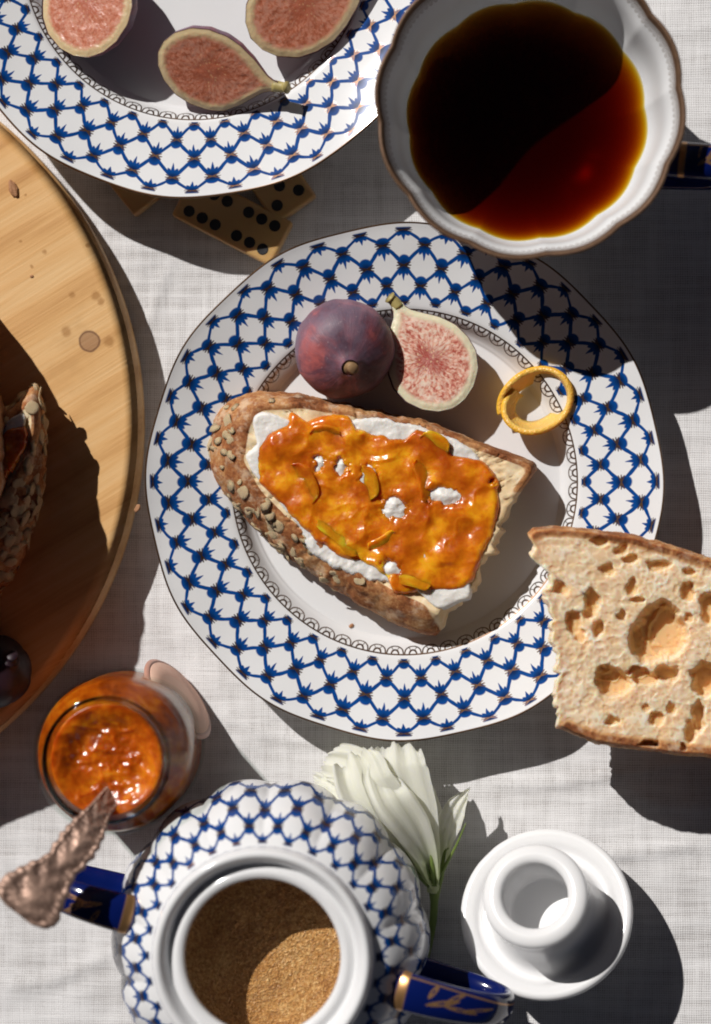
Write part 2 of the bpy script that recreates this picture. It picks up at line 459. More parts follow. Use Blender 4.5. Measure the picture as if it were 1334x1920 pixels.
def m_tea():
    m = bpy.data.materials.new('black_tea'); m.use_nodes = True; X.nt = m.node_tree; N_ = m.node_tree.nodes
    N_.remove(N_['Principled BSDF']); out = N_['Material Output']
    tr = N_.new('ShaderNodeBsdfTransparent'); gl = N_.new('ShaderNodeBsdfGlossy'); gl.inputs['Roughness'].default_value = .02
    fr = N_.new('ShaderNodeFresnel'); fr.inputs[0].default_value = 1.33; mx = N_.new('ShaderNodeMixShader')
    gm = N_.new('ShaderNodeNewGeometry'); X.put(X(fr.outputs[0]) * (1 - X(gm.outputs['Backfacing'])), mx.inputs[0]); X.put(tr.outputs[0], mx.inputs[1]); X.put(gl.outputs[0], mx.inputs[2]); X.put(mx.outputs[0], out.inputs['Surface'])
    va = N_.new('ShaderNodeVolumeAbsorption'); va.inputs['Color'].default_value = (.90, .76, .0, 1); va.inputs['Density'].default_value = TEA_D
    X.put(va.outputs[0], out.inputs['Volume'])
    return m
def m_thin_glass():
    m = bpy.data.materials.new('clear_glass'); m.use_nodes = True; X.nt = m.node_tree; N_ = m.node_tree.nodes
    N_.remove(N_['Principled BSDF']); out = N_['Material Output']
    tr = N_.new('ShaderNodeBsdfTransparent'); tr.inputs[0].default_value = (.93, .95, .94, 1)
    gl = N_.new('ShaderNodeBsdfGlossy'); gl.inputs['Roughness'].default_value = .03
    fr = N_.new('ShaderNodeFresnel'); fr.inputs[0].default_value = 1.36; mx = N_.new('ShaderNodeMixShader')
    gm = N_.new('ShaderNodeNewGeometry'); X.put(X(fr.outputs[0]) * (1 - X(gm.outputs['Backfacing'])) * .40, mx.inputs[0]); X.put(tr.outputs[0], mx.inputs[1]); X.put(gl.outputs[0], mx.inputs[2]); X.put(mx.outputs[0], out.inputs['Surface'])
    return m
def m_glass():
    m, b = mat('jar_rim_glass'); setp(b, col=(1.0, .97, .93), rough=.02, trans=1.0, ior=1.5); return m
def m_simple(name, c, rough=.5, bs=300, bd=.0004, bstr=.4, c2=None, **k):
    m, b = mat(name); ob = coord('Object')
    setp(b, col=mixc(noise(ob, bs * .4, 4), c, c2 or tuple(q * .8 for q in c)), rough=rough, nrm=bump(noise(ob, bs, 4), bd, bstr), **k); return m
def m_sugar():
    m, b = mat('brown_sugar'); ob = coord('Object')
    g = voro(ob, 1500, 'F1'); n = noise(ob, 900, 3, .7); n2 = noise(ob, 60, 3)
    c = ramp(n * .7 + n2 * .3, [(.34, (.30, .115, .028)), (.5, (.56, .28, .085)), (.66, (.84, .56, .24))])
    setp(b, col=c, rough=.32, spec=.6, nrm=bump(g * .9 + n * .5, .0009, 1.0), sss=.05, sscale=.0015, rad=(1, .6, .3)); return m
def m_silver():
    m, b = mat('tarnished_silver'); ob = coord('Object'); e = attr('relief')
    n = noise(ob, 260, 4, .6)
    c = mixc((e * .8 + (n - .5) * .8).clamp(), (.10, .060, .045), (.58, .38, .29))
    setp(b, col=c, metal=.5, rough=.52, nrm=bump(noise(ob, 600, 3), .0004, .5)); return m
def m_petal():
    m, b = mat('cream_petal'); ob = coord('Object'); t = attr('along')
    vein = noise(comb(attr('across') * 9, t * 1.2, 0), 3, 3)
    c = mixc(t.ss(.35, .0), (.90, .90, .80), (.62, .70, .36))
    c = mixc(vein * .2, c, (.78, .78, .64))
    setp(b, col=c, rough=.55, spec=.25, sss=.5, sscale=.004, rad=(1, .95, .6), nrm=bump(vein, .0006, .5))
    N_ = m.node_tree.nodes; tl = N_.new('ShaderNodeBsdfTranslucent'); X.put(c, tl.inputs[0]); mx = N_.new('ShaderNodeMixShader'); mx.inputs[0].default_value = .35
    X.put(b.outputs[0], mx.inputs[1]); X.put(tl.outputs[0], mx.inputs[2]); X.put(mx.outputs[0], N_['Material Output'].inputs['Surface'])
    return m
def m_label():
    m, b = mat('pink_paper_label'); u, v, _ = sep(coord('UV')); ob = coord('Object')
    scr = ((noise(comb(u * 16, v * 9, 0), 2.2, 3, .5, 1.5) - .5).abs()).ss(.025, .008) * v.ss(.55, .65) * u.ss(.52, .60)
    c = mixc(noise(ob, 90, 3), (.86, .50, .36), (.86, .60, .48)); c = mixc(scr * .6, c, (.72, .20, .10))
    setp(b, col=c, rough=.6); return m
TEA_D = 820.

# positions needed inside materials (object coordinates of the board)
BC = PV(-485, 800, .014)
KNOT = tuple((PV(168, 640, .014) - BC)[:2])
SPOTS = [tuple((PV(a, c_, .014) - BC)[:2]) + (r_,) for a, c_, r_ in ((136, 553, .0017), (180, 555, .0024), (190, 566, .0018), (125, 622, .0026), (84, 472, .0012), (165, 460, .0012), (40, 452, .0009), (49, 365, .0008), (205, 640, .0028), (60, 500, .0009))]

M_LINEN = m_linen(); M_PLATE = porcelain('cobalt_net_porcelain', 36, False, 4, True, (-1.5, -1.0, 60), 4.62)
M_BOWL = porcelain('cobalt_net_sugar_bowl', 28, True, 4, True, None, None, 66., 38.)
M_CUPIN = porcelain('cup_porcelain', 36, False, 4, False, (2.27, 2.41, 150), 2.45, crim=(.62, .36, .20), gmetal=.3, rbase=.27)
M_WHITE = m_white_porcelain(); M_COBALT = m_cobalt(); M_WOOD = m_wood(); M_BREAD = m_crumb(); M_SOFT = m_crumb('soft_white_crumb', True); M_CREAM = m_cream()
M_JAM = m_jam('orange_marmalade', (.46, .085, .003), (.68, .19, .005), (.86, .36, .010), 75)
M_JARJAM = m_jam('marmalade_in_jar', (.28, .040, .001), (.50, .095, .003), (.66, .18, .006), 90)
M_RIND = m_jam('candied_rind', (.56, .14, .004), (.74, .26, .008), (.88, .42, .02), 90, .12)
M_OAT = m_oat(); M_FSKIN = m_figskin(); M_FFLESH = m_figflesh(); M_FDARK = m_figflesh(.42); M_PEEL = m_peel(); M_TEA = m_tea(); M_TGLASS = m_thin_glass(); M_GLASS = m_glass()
M_SUGAR = m_sugar(); M_SILVER = m_silver(); M_PETAL = m_petal(); M_LABEL = m_label()
M_IVORY = m_simple('ivory_domino', (.52, .29, .10), .28, 120, .0003, .2, (.62, .40, .17), sss=.4, sscale=.004, rad=(1, .5, .2))
M_PIP = m_simple('black_pip', (.008, .008, .010), .5)
M_STEM = m_simple('fig_stem_skin', (.50, .42, .16), .5, 300, .0004, .5, (.30, .22, .07))
M_BSTEM = m_simple('dry_fig_stem', (.42, .26, .12), .6, 300, .0006, .6, (.16, .08, .04))
M_FSHADE = m_simple('shade_darkened_fig_skin', (.030, .010, .018), .5, 300, .0004, .4, (.014, .007, .012))  # fig skin darkened almost to black, deep shade put into its colour
M_GREEN = m_simple('green_sepal', (.10, .17, .030), .5, 300, .0004, .4, (.22, .28, .07))
M_CAP = m_simple('pink_enamel', (.62, .33, .25), .35)
M_TABLE = m_simple('table_wood', (.20, .12, .07), .6)
M_CHIP = m_simple('crumb_chip', (.42, .20, .09), .7, 400, .0006, .7)

# ------------------------------------------------------------------ table and cloth
bm = bmesh.new(); bmesh.ops.create_cube(bm, size=1)
for v_ in bm.verts: v_.co = Vector((v_.co.x * .9, v_.co.y * .9, v_.co.z * .03 - .0175))
me = bpy.data.meshes.new('table_top'); bm.to_mesh(me); bm.free(); me.materials.append(M_TABLE)
tt = bpy.data.objects.new('table_top', me); COL.objects.link(tt); tt['kind'] = 'structure'
n = 420; gx = np.linspace(-.40, .40, n); gy = np.linspace(.42, -.42, n); GX, GY = np.meshgrid(gx, gy)
zc = .0008 * fbm(GX * 14, GY * 26, 0, 3, 4) + .0004 * fbm(GX * 60, GY * 110, 0, 9, 3) - .0013
a_, b_ = PV(600, 1500, 0), PV(1334, 1560, 0)
for (x0, y0, x1, y1, amp, wd) in ((900, 1466, 1334, 1440, .0007, .0022), (400, 1330, 620, 1420, .0004, .002), (1000, 1590, 1334, 1600, .0006, .002), (1180, 1480, 1334, 1530, .0005, .002), (240, 640, 330, 500, .0005, .002), (0, 1850, 230, 1800, .0005, .003), (560, 260, 700, 380, .0004, .002)):
    p0 = P(x0, y0, 0); p1 = P(x1, y1, 0); dd = p1 - p0; Ln = np.hypot(dd[0], dd[1]); t = ((GX - p0[0]) * dd[0] + (GY - p0[1]) * dd[1]) / Ln**2
    dist = ((GX - p0[0]) * -dd[1] + (GY - p0[1]) * dd[0]) / Ln + .002 * np.sin(t * 5)
    zc += 1.6 * amp * np.exp(-(dist / wd)**2) * sm(-.1, .2, t) * sm(1.1, .8, t)
V, F, UV = gridmesh(np.stack([GX, GY, zc], -1), False)
tag(meshobj('tablecloth', V, F, M_LINEN, recalc=False), 'white loosely woven linen tablecloth lying under the whole breakfast', 'tablecloth')

# ------------------------------------------------------------------ plates
def plate(cx, cy, label, rotz=0., lift=0.0):
    z_r = .0205 + lift * MM
    c = PV(cx, cy, z_r); c.z = 0.0
    t = thing('dessert_plate', label, 'plate', (c.x, c.y, 0.0), 'blue and white cobalt net plates')
    f = PXM * 1000 * (1 - (.018 + lift * MM) / H)
    prof = [(0.01, 5, -6), (30, 5, -5), (55, 5.1, -2.4), (58.5, 5.6, -2), (60.5, 7.6, -1.55), (62.2, 10.6, -1.2), (64.0, 12.0, -1.0), (338 * f, 12.8, 0), (370 * f, 14.2, 1), (406 * f, 15.9, 2), (444 * f, 18.0, 3),
            (469 * f, 19.5, 4), (480 * f, 20.3, 4.6), (482.5 * f, 20.4, 4.9), (482.5 * f, 20.4, 4.9), (484 * f, 19.6, 5.2), (481 * f, 18.6, 6.4), (469 * f, 17.6, 7), (406 * f, 13.2, 7), (67, 9.6, 7), (62, 7, 7), (57, 2.6, 7), (52, 2.0, 7),
            (52, 2.0, 7), (51.5, .0, 7), (49.5, .0, 7), (49, 2.6, 7), (40, 2.8, 7), (.01, 2.8, 7)]
    pr = refine(prof, 4)
    def lobe(r, z, th):
        k = sm(60, 96, r)
        wv = np.cos(12 * th + rotz)
        return r * (1 + .0046 * k * wv), z + lift * sm(0, 2.5, z) + .55 * k * k * wv
    V, F, UV = lathe(pr, 288, lobe)
    meshobj('body', V, F, M_PLATE, t, uv=UV, local=True)
    return t
plate(757, 903, 'whole blue net patterned porcelain plate holding the marmalade toast in the middle', .4)
plate(360, -112, 'blue net patterned porcelain plate with fig halves, cut off by the top left edge', 1.3, 8.0)

# ------------------------------------------------------------------ board
def board():
    t = thing('round_board', 'round pine serving board with a knot, reaching in from the left', 'board', (BC.x, BC.y, 0))
    r = 760 * PXM * 1000 * (1 - .014 / H)
    z0 = 0.0
    prof = refine([(.01, 14, 0), (80, 14, 0), (r - 6, 14, 0), (r - 4.6, 13.9, 0), (r - 3.4, 13.0, 0), (r - .8, 9.2, 0), (r, 7.6, 0), (r, 7.6, 0), (r, 1.5, 0), (r - .5, .3, 0), (r - 1.5, 0, 0), (r - 1.5, 0, 0), (80, 0, 0), (.01, 0, 0)], 3)
    V, F, UV = lathe(prof, 360, lambda rr, z, th: (rr * (1 + .0018 * np.sin(3 * th + 1)), z))
    return meshobj('pine_disc', V, F, M_WOOD, t, local=True)
board()
BZ = .014

# ------------------------------------------------------------------ bread builder
def oat_mesh(seed):
    bm = bmesh.new(); bmesh.ops.create_icosphere(bm, subdivisions=2 if seed % 2 else 1, radius=1)
    for v_ in bm.verts:
        a = math.atan2(v_.co.y, v_.co.x); k = 1 + .22 * float(vnoise(math.cos(a) * 1.6 + 3, math.sin(a) * 1.6, 0, seed + 60))
        v_.co = Vector((v_.co.x * k, v_.co.y * (.62 + .09 * seed) * k, v_.co.z * .10 + .16 * v_.co.x * v_.co.x * math.cos(seed) + .10 * float(vnoise(v_.co.x * 2, v_.co.y * 2, 0, seed))))
    me = bpy.data.meshes.new('oat_flake'); bm.to_mesh(me); bm.free(); me.materials.append(M_OAT)
    me.polygons.foreach_set('use_smooth', [True] * len(me.polygons)); return me
OATS = [oat_mesh(k) for k in range(4)]
def oats(parent, V3, sel, count, smin, smax, seed):
    """V3 (R,C,3) world grid; sel list of (i,j) allowed"""
    r = random.Random(seed); off = wloc(parent); Rr, C = V3.shape[:2]; pts = []
    for _ in range(count * 12):
        if len(pts) >= count: break
        i, j = r.choice(sel)
        p = V3[i, j]
        if any((p[0] - q[0])**2 + (p[1] - q[1])**2 + (p[2] - q[2])**2 < (smin * 1.15)**2 for q in pts): continue
        a = V3[min(i + 2, Rr - 1), j] - V3[max(i - 2, 0), j]; b = V3[i, (j + 2) % C] - V3[i, (j - 2) % C]
        nn = Vector(np.cross(a, b))
        if nn.length < 1e-12: continue
        nn.normalize(); cc = Vector(p) - Vector(V3.reshape(-1, 3).mean(0))
        if nn.dot(cc) < 0: nn = -nn
        nn = (nn + Vector((r.uniform(-.35, .35), r.uniform(-.35, .35), r.uniform(-.2, .35)))).normalized()
        o = bpy.data.objects.new('oat_flake', r.choice(OATS)); COL.objects.link(o); o.parent = parent
        q = nn.to_track_quat('Z', 'Y'); o.rotation_mode = 'QUATERNION'
        from mathutils import Quaternion
        o.rotation_quaternion = q @ Quaternion((0, 0, 1), r.uniform(0, 6.28)); s_ = r.uniform(smin, smax); o.scale = (s_, s_, s_)
        o.location = Vector(p) + nn * s_ * .02 - off; pts.append(p)
def slab(outer, top, c, zb, zt, n=420, nside=26, ntop=60, gfun=None, tilt=(0, 0), blur=3, torn=None, topfun=None, crustw=9, rough=2.0, seed=0, ztopfun=None, fine=1.0):
    """returns world grid (R,C,3), crust, pit; tilt dz per px, torn(th)->0..1 crumb side"""
    th, ro = star(outer, c, n, blur); _, rt_ = star(top, c, n, blur)
    cx, cy = c; tn = torn(th) if torn is not None else np.zeros(n)
    nz = fbm(np.cos(th) * 9 + 20, np.sin(th) * 9 + 20, 0, seed, 4)
    ro = ro + rough * 1.3 * nz + tn * 13 * fbm(np.cos(th) * 15, np.sin(th) * 15, 0, seed + 3, 3); rt_ = rt_ + rough * nz + tn * 13 * fbm(np.cos(th) * 15, np.sin(th) * 15, 0, seed + 3, 3)
    rows = []; cr = []; pt = []
    for k in range(nside):
        f = k / (nside - 1)
        g = np.interp(f, [0, .12, .35, .6, .85, 1], [.72, .9, 1, .86, .40, 0]); zf = np.interp(f, [0, .12, .35, .6, .85, 1], [0, .08, .35, .62, .90, 1])
        gt = np.interp(f, [0, .5, 1], [.5, 1, 0])
        g = g * (1 - tn) + gt * tn
        r = rt_ + (ro - rt_) * g
        X_ = cx + r * np.cos(th); Y_ = cy + r * np.sin(th)
        d = fbm(X_ / 14, Y_ / 14, f * 5, seed + 5, 4)
        rid = 1 - np.abs(fbm(X_ / 30, Y_ / 30, f * 3, seed + 8, 3)) * 3
        r = r + (d * 4.0 + np.clip(rid, -1, 1) * 1.2) * (1 - .5 * (f > .95))
        X_ = cx + r * np.cos(th); Y_ = cy + r * np.sin(th)
        z = zb + (zt - zb) * zf + tilt[0] * (X_ - cx) + tilt[1] * (Y_ - cy)
        rows.append((X_, Y_, z)); cr.append(1 - tn); pt.append(np.zeros(n) + .25 * tn)
    for k in range(1, ntop + 1):
        s_ = 1 - (k / ntop) ** .8 * .998
        r = (rt_ + 0) * s_
        X_ = cx + r * np.cos(th); Y_ = cy + r * np.sin(th)
        dist = rt_ - r
        z = zt + tilt[0] * (X_ - cx) + tilt[1] * (Y_ - cy) + np.zeros(n)
        dz = -.0006 * fine * fbm(X_ / 18, Y_ / 18, 0, seed + 11, 3) - .0007 * sm(0, 20, dist)
        w1, _ = worley(X_ / 12, Y_ / 12, seed + 1); por = sm(.42, .15, w1) * (vnoise(X_ / 20, Y_ / 20, 0, seed + 2) > -.25)
        pit = por * .7; dz = dz - .0012 * por * fine
        if topfun is not None:
            dz2, p2 = topfun(X_, Y_, dist); dz = dz + dz2; pit = np.maximum(pit, p2)
        fade = sm(0, 5, dist)
        rows.append((X_, Y_, z + dz * fade)); cr.append((1 - tn) * sm(crustw * 1.6, crustw * .5, dist)); pt.append(pit * fade)
    Xg = np.array([r[0] for r in rows]); Yg = np.array([r[1] for r in rows]); Zg = np.array([r[2] for r in rows])
    if ztopfun is not None: Zg = Zg + ztopfun(Xg, Yg) * sm(zb, zt, Zg)
    return P(Xg, Yg, Zg), np.array(cr), np.array(pt)
def bread_part(name, parent, G, cr, pt, mt=None):
    V, F, UV = gridmesh(G, True, True, True)
    return meshobj(name, V, F, mt or M_BREAD, parent, attrs={'crust': cr.ravel(), 'pit': pt.ravel()})
def patch(name, parent, outline, c, zbase, hfun, mt, n=360, nr=90, seed=0, jag=3.0, edge=14, blur=3):
    """a spread layer: outline px, hfun(X,Y)->height above zbase (m)"""
    th, r0 = star(outline, c, n, blur)
    r0 = r0 + jag * fbm(np.cos(th) * 8 + 5, np.sin(th) * 8 + 5, 0, seed, 4)
    rows = []
    for k in range(nr + 1):
        s_ = 1 - (k / nr) ** .9 * .998; r = r0 * s_
        X_ = c[0] + r * np.cos(th); Y_ = c[1] + r * np.sin(th); d = r0 - r
        e = np.sqrt(np.clip(1 - (1 - np.clip(d / edge, 0, 1))**2, 0, 1))
        rows.append((X_, Y_, zbase(X_, Y_) - .0015 + (hfun(X_, Y_) + .0015) * e))
    G = P(np.array([r[0] for r in rows]), np.array([r[1] for r in rows]), np.array([r[2] for r in rows]))
    V, F, UV = gridmesh(G, True, False, True)
    return meshobj(name, V, F, mt, parent)

# ------------------------------------------------------------------ main toast
WZ = .0052
def toast():
    c = (690, 950)
    outer = [(393, 880), (390, 835), (398, 785), (425, 752), (480, 733), (560, 737), (650, 757), (800, 790), (900, 828), (960, 850), (1008, 868), (1010, 880), (972, 930), (955, 975), (935, 1010), (930, 1035), (905, 1062), (892, 1100),
             (880, 1122), (850, 1140), (822, 1195), (790, 1190), (745, 1172), (680, 1138), (610, 1095), (540, 1045), (470, 985), (425, 930)]
    top = [(446, 860), (452, 815), (462, 785), (480, 762), (560, 756), (650, 768), (800, 797), (890, 832), (955, 858), (998, 873), (1000, 882), (965, 930), (945, 975), (925, 1010), (920, 1032), (898, 1060), (882, 1098),
           (870, 1112), (845, 1130), (818, 1150), (790, 1138), (745, 1120), (690, 1092), (630, 1050), (575, 1010), (520, 965), (480, 920)]
    b = PV(c[0], c[1], WZ); t = thing('marmalade_toast', 'half slice of seeded toast with soft cheese and orange marmalade on the middle plate', 'toast', b)
    zt = .0265
    torn = lambda th: sm(-.14, -.05, (th + math.pi) % (2 * math.pi) - math.pi) * sm(1.10, .98, (th + math.pi) % (2 * math.pi) - math.pi)
    G, cr, pt = slab(outer, top, c, WZ, zt, torn=torn, crustw=11, rough=3.2, seed=4)
    body = bread_part('bread', t, G, cr, pt)
    sel = [(i, j) for i in range(6, 25) for j in range(420) if math.radians(95) < j / 420 * 2 * math.pi < math.radians(228) and torn(np.array([j / 420 * 2 * math.pi]))[0] < .1]
    selw = [q for q in sel if math.radians(140) < q[1] / 420 * 2 * math.pi < math.radians(212)]
    oats(t, G, selw, 46, .0018, .0036, 3); oats(t, G, sel, 34, .0011, .0024, 5)
    zb = lambda X_, Y_: zt - .0006 + 0 * X_
    gaps = ((740, 950, 17, 15), (832, 930, 24, 11), (733, 1066, 12, 12), (690, 890, 11, 13), (641, 874, 8, 12), (600, 868, 6, 10), (925, 905, 8, 5))
    def ch(X_, Y_):
        h = .0010 + .0006 * fbm(X_ / 20, Y_ / 20, 0, 31, 4)
        X_, Y_ = X_ + 7 * fbm(X_ / 13, Y_ / 13, 0, 91, 3), Y_ + 7 * fbm(X_ / 13 + 5, Y_ / 13, 0, 92, 3)
        for gx_, gy_, a_, b_ in gaps: h = h + .0014 * np.exp(-((X_ - gx_) / a_)**2 - ((Y_ - gy_) / b_)**2)
        return h
    patch('soft_cheese', t, [(470, 775), (500, 768), (540, 788), (600, 794), (660, 788), (695, 780), (720, 784), (780, 792), (830, 812), (880, 835), (905, 860), (925, 885), (930, 920), (912, 980), (892, 1040), (882, 1095), (886, 1125), (855, 1130), (836, 1142),
                             (815, 1145), (812, 1120), (760, 1100), (700, 1092), (640, 1070), (590, 1045), (568, 1022), (562, 995), (530, 950), (492, 908), (466, 880), (458, 850), (478, 830), (472, 800)], c, zb, ch, M_CREAM, seed=12, jag=6, edge=9)
    def jh(X_, Y_):
        r1 = 1 - np.abs(fbm(X_ / 55 + 3, Y_ / 55, 0, 41, 2)) * 4.5
        h = .0023 + .0011 * fbm(X_ / 40, Y_ / 40, 0, 44, 2) + .0004 * np.clip(r1, -.5, 1) + .00008 * fbm(X_ / 7, Y_ / 7, 0, 47, 2)
        X_, Y_ = X_ + 11 * fbm(X_ / 11, Y_ / 11, 0, 95, 3), Y_ + 11 * fbm(X_ / 11 + 5, Y_ / 11, 0, 96, 3)
        for gx_, gy_, a_, b_ in gaps: h = h - .0036 * np.exp(-((X_ - gx_) / a_)**2 - ((Y_ - gy_) / b_)**2)
        return h
    patch('marmalade', t, [(482, 838), (505, 810), (538, 795), (540, 768), (552, 768), (570, 790), (600, 778), (655, 776), (665, 800), (700, 812), (762, 822), (782, 800), (815, 808), (845, 825), (850, 850), (900, 862), (930, 885), (940, 905),
                           (938, 950), (925, 1000), (905, 1050), (890, 1090), (872, 1108), (800, 1112), (740, 1118), (725, 1080), (690, 1062), (640, 1048), (600, 1020), (560, 985), (520, 940), (485, 905), (480, 870)], (700, 950), zb, jh, M_JAM, n=520, nr=150, seed=21, jag=5, edge=13)
    for k, (x, y, a, l, wd, cv) in enumerate(((570, 905, 62, 84, 30, 7), (640, 1000, 42, 100, 26, 9), (690, 905, 78, 66, 26, 5), (800, 900, 75, 84, 22, 8), (815, 832, 28, 60, 28, 5), (780, 1082, 15, 62, 26, 5), (610, 812, 5, 60, 20, 5), (720, 1020, 150, 60, 20, 6))):
        a = math.radians(a); m_ = 15; q = 7; g = np.zeros((m_, q * 2, 3))
        for i in range(m_):
            s_ = i / (m_ - 1) * 2 - 1
            for j in range(q * 2):
                jj = j if j < q else 2 * q - 1 - j; u_ = jj / (q - 1) * 2 - 1
                ww = wd * .75 * math.sqrt(max(0.02, 1 - abs(s_)**5))
                lx = s_ * l / 2; ly = u_ * ww + cv * s_ * s_
                X_ = x + lx * math.cos(a) - ly * math.sin(a); Y_ = y + lx * math.sin(a) + ly * math.cos(a)
                z = zt + .0007 + .0004 * (1 - s_ * s_) + .0019 * u_ * (1 if k % 2 else -1) + (.0005 if j < q else -.0008) * (1 - u_**2 * .8)
                g[i, j] = P(X_, Y_, z)
        V, F, UV = gridmesh(g, True, True, True); meshobj('candied_rind', V, F, M_RIND if k % 3 else M_JAM, t)
    return t
toast()

# ------------------------------------------------------------------ loaf, toast piece and bits on the board
def board_bread():
    c = (-330, 800)
    out = [(-54, 579), (-24, 652), (10, 770), (16, 900), (-20, 1050), (-100, 1200), (-190, 1340), (-400, 1430), (-600, 1300), (-700, 1000), (-700, 600), (-600, 380), (-440, 340), (-302, 331), (-183, 404), (-109, 487)]
    top = [(c[0] + (x - c[0]) * .68, c[1] + (y - c[1]) * .68) for x, y in out]
    b = PV(c[0], c[1], BZ); t = thing('bread_loaf', 'large dark loaf on the pine board, mostly beyond the left edge', 'bread', b)
    G, cr, pt = slab(out, top, c, BZ, LOAF_H, n=300, nside=30, ntop=30, crustw=400, rough=5, seed=61, ztopfun=lambda X_, Y_: 0)
    bread_part('crust', t, G, cr, pt)
    # toast piece
    c = (-40, 940)
    outer = [(-160, 800), (-40, 760), (0, 775), (35, 748), (62, 716), (78, 740), (86, 790), (87, 850), (82, 920), (64, 990), (34, 1070), (0, 1122), (-50, 1160), (-150, 1120)]
    top = [(-150, 850), (-40, 800), (0, 806), (28, 780), (56, 752), (64, 775), (64, 800), (58, 835), (42, 870), (22, 915), (4, 965), (-20, 1020), (-60, 1060), (-140, 1030)]
    b = PV(c[0], c[1], BZ); t = thing('toast_piece', 'seeded toast piece with marmalade lying in shade on the pine board', 'toast', b)
    G, cr, pt = slab(outer, top, c, BZ, .040, n=300, nside=30, ntop=30, crustw=10, rough=4, seed=71, tilt=(0, 0))
    bread_part('bread', t, G, cr, pt)
    sel = [(i, j) for i in range(3, 30) for j in range(300) if j < 100 or j > 235]
    oats(t, G, sel, 110, .0022, .0036, 8)
    zb = lambda X_, Y_: .0396 + 0 * X_
    patch('soft_cheese', t, [(-80, 830), (-20, 805), (0, 800), (26, 782), (50, 765), (50, 800), (30, 850), (0, 900), (-60, 960)], (-15, 850), zb, lambda X_, Y_: .0012 + .0008 * fbm(X_ / 15, Y_ / 15, 0, 5, 3), M_CREAM, n=160, nr=40, seed=5, jag=6, edge=8)
    patch('marmalade', t, [(-60, 850), (-10, 825), (20, 800), (50, 795), (54, 830), (38, 862), (14, 900), (-10, 950), (-60, 960)], (0, 865), zb, lambda X_, Y_: .0026 + .001 * fbm(X_ / 15, Y_ / 15, 0, 6, 3), M_JAM, n=200, nr=60, seed=6, jag=5, edge=10)
LOAF_H = .074
board_bread()

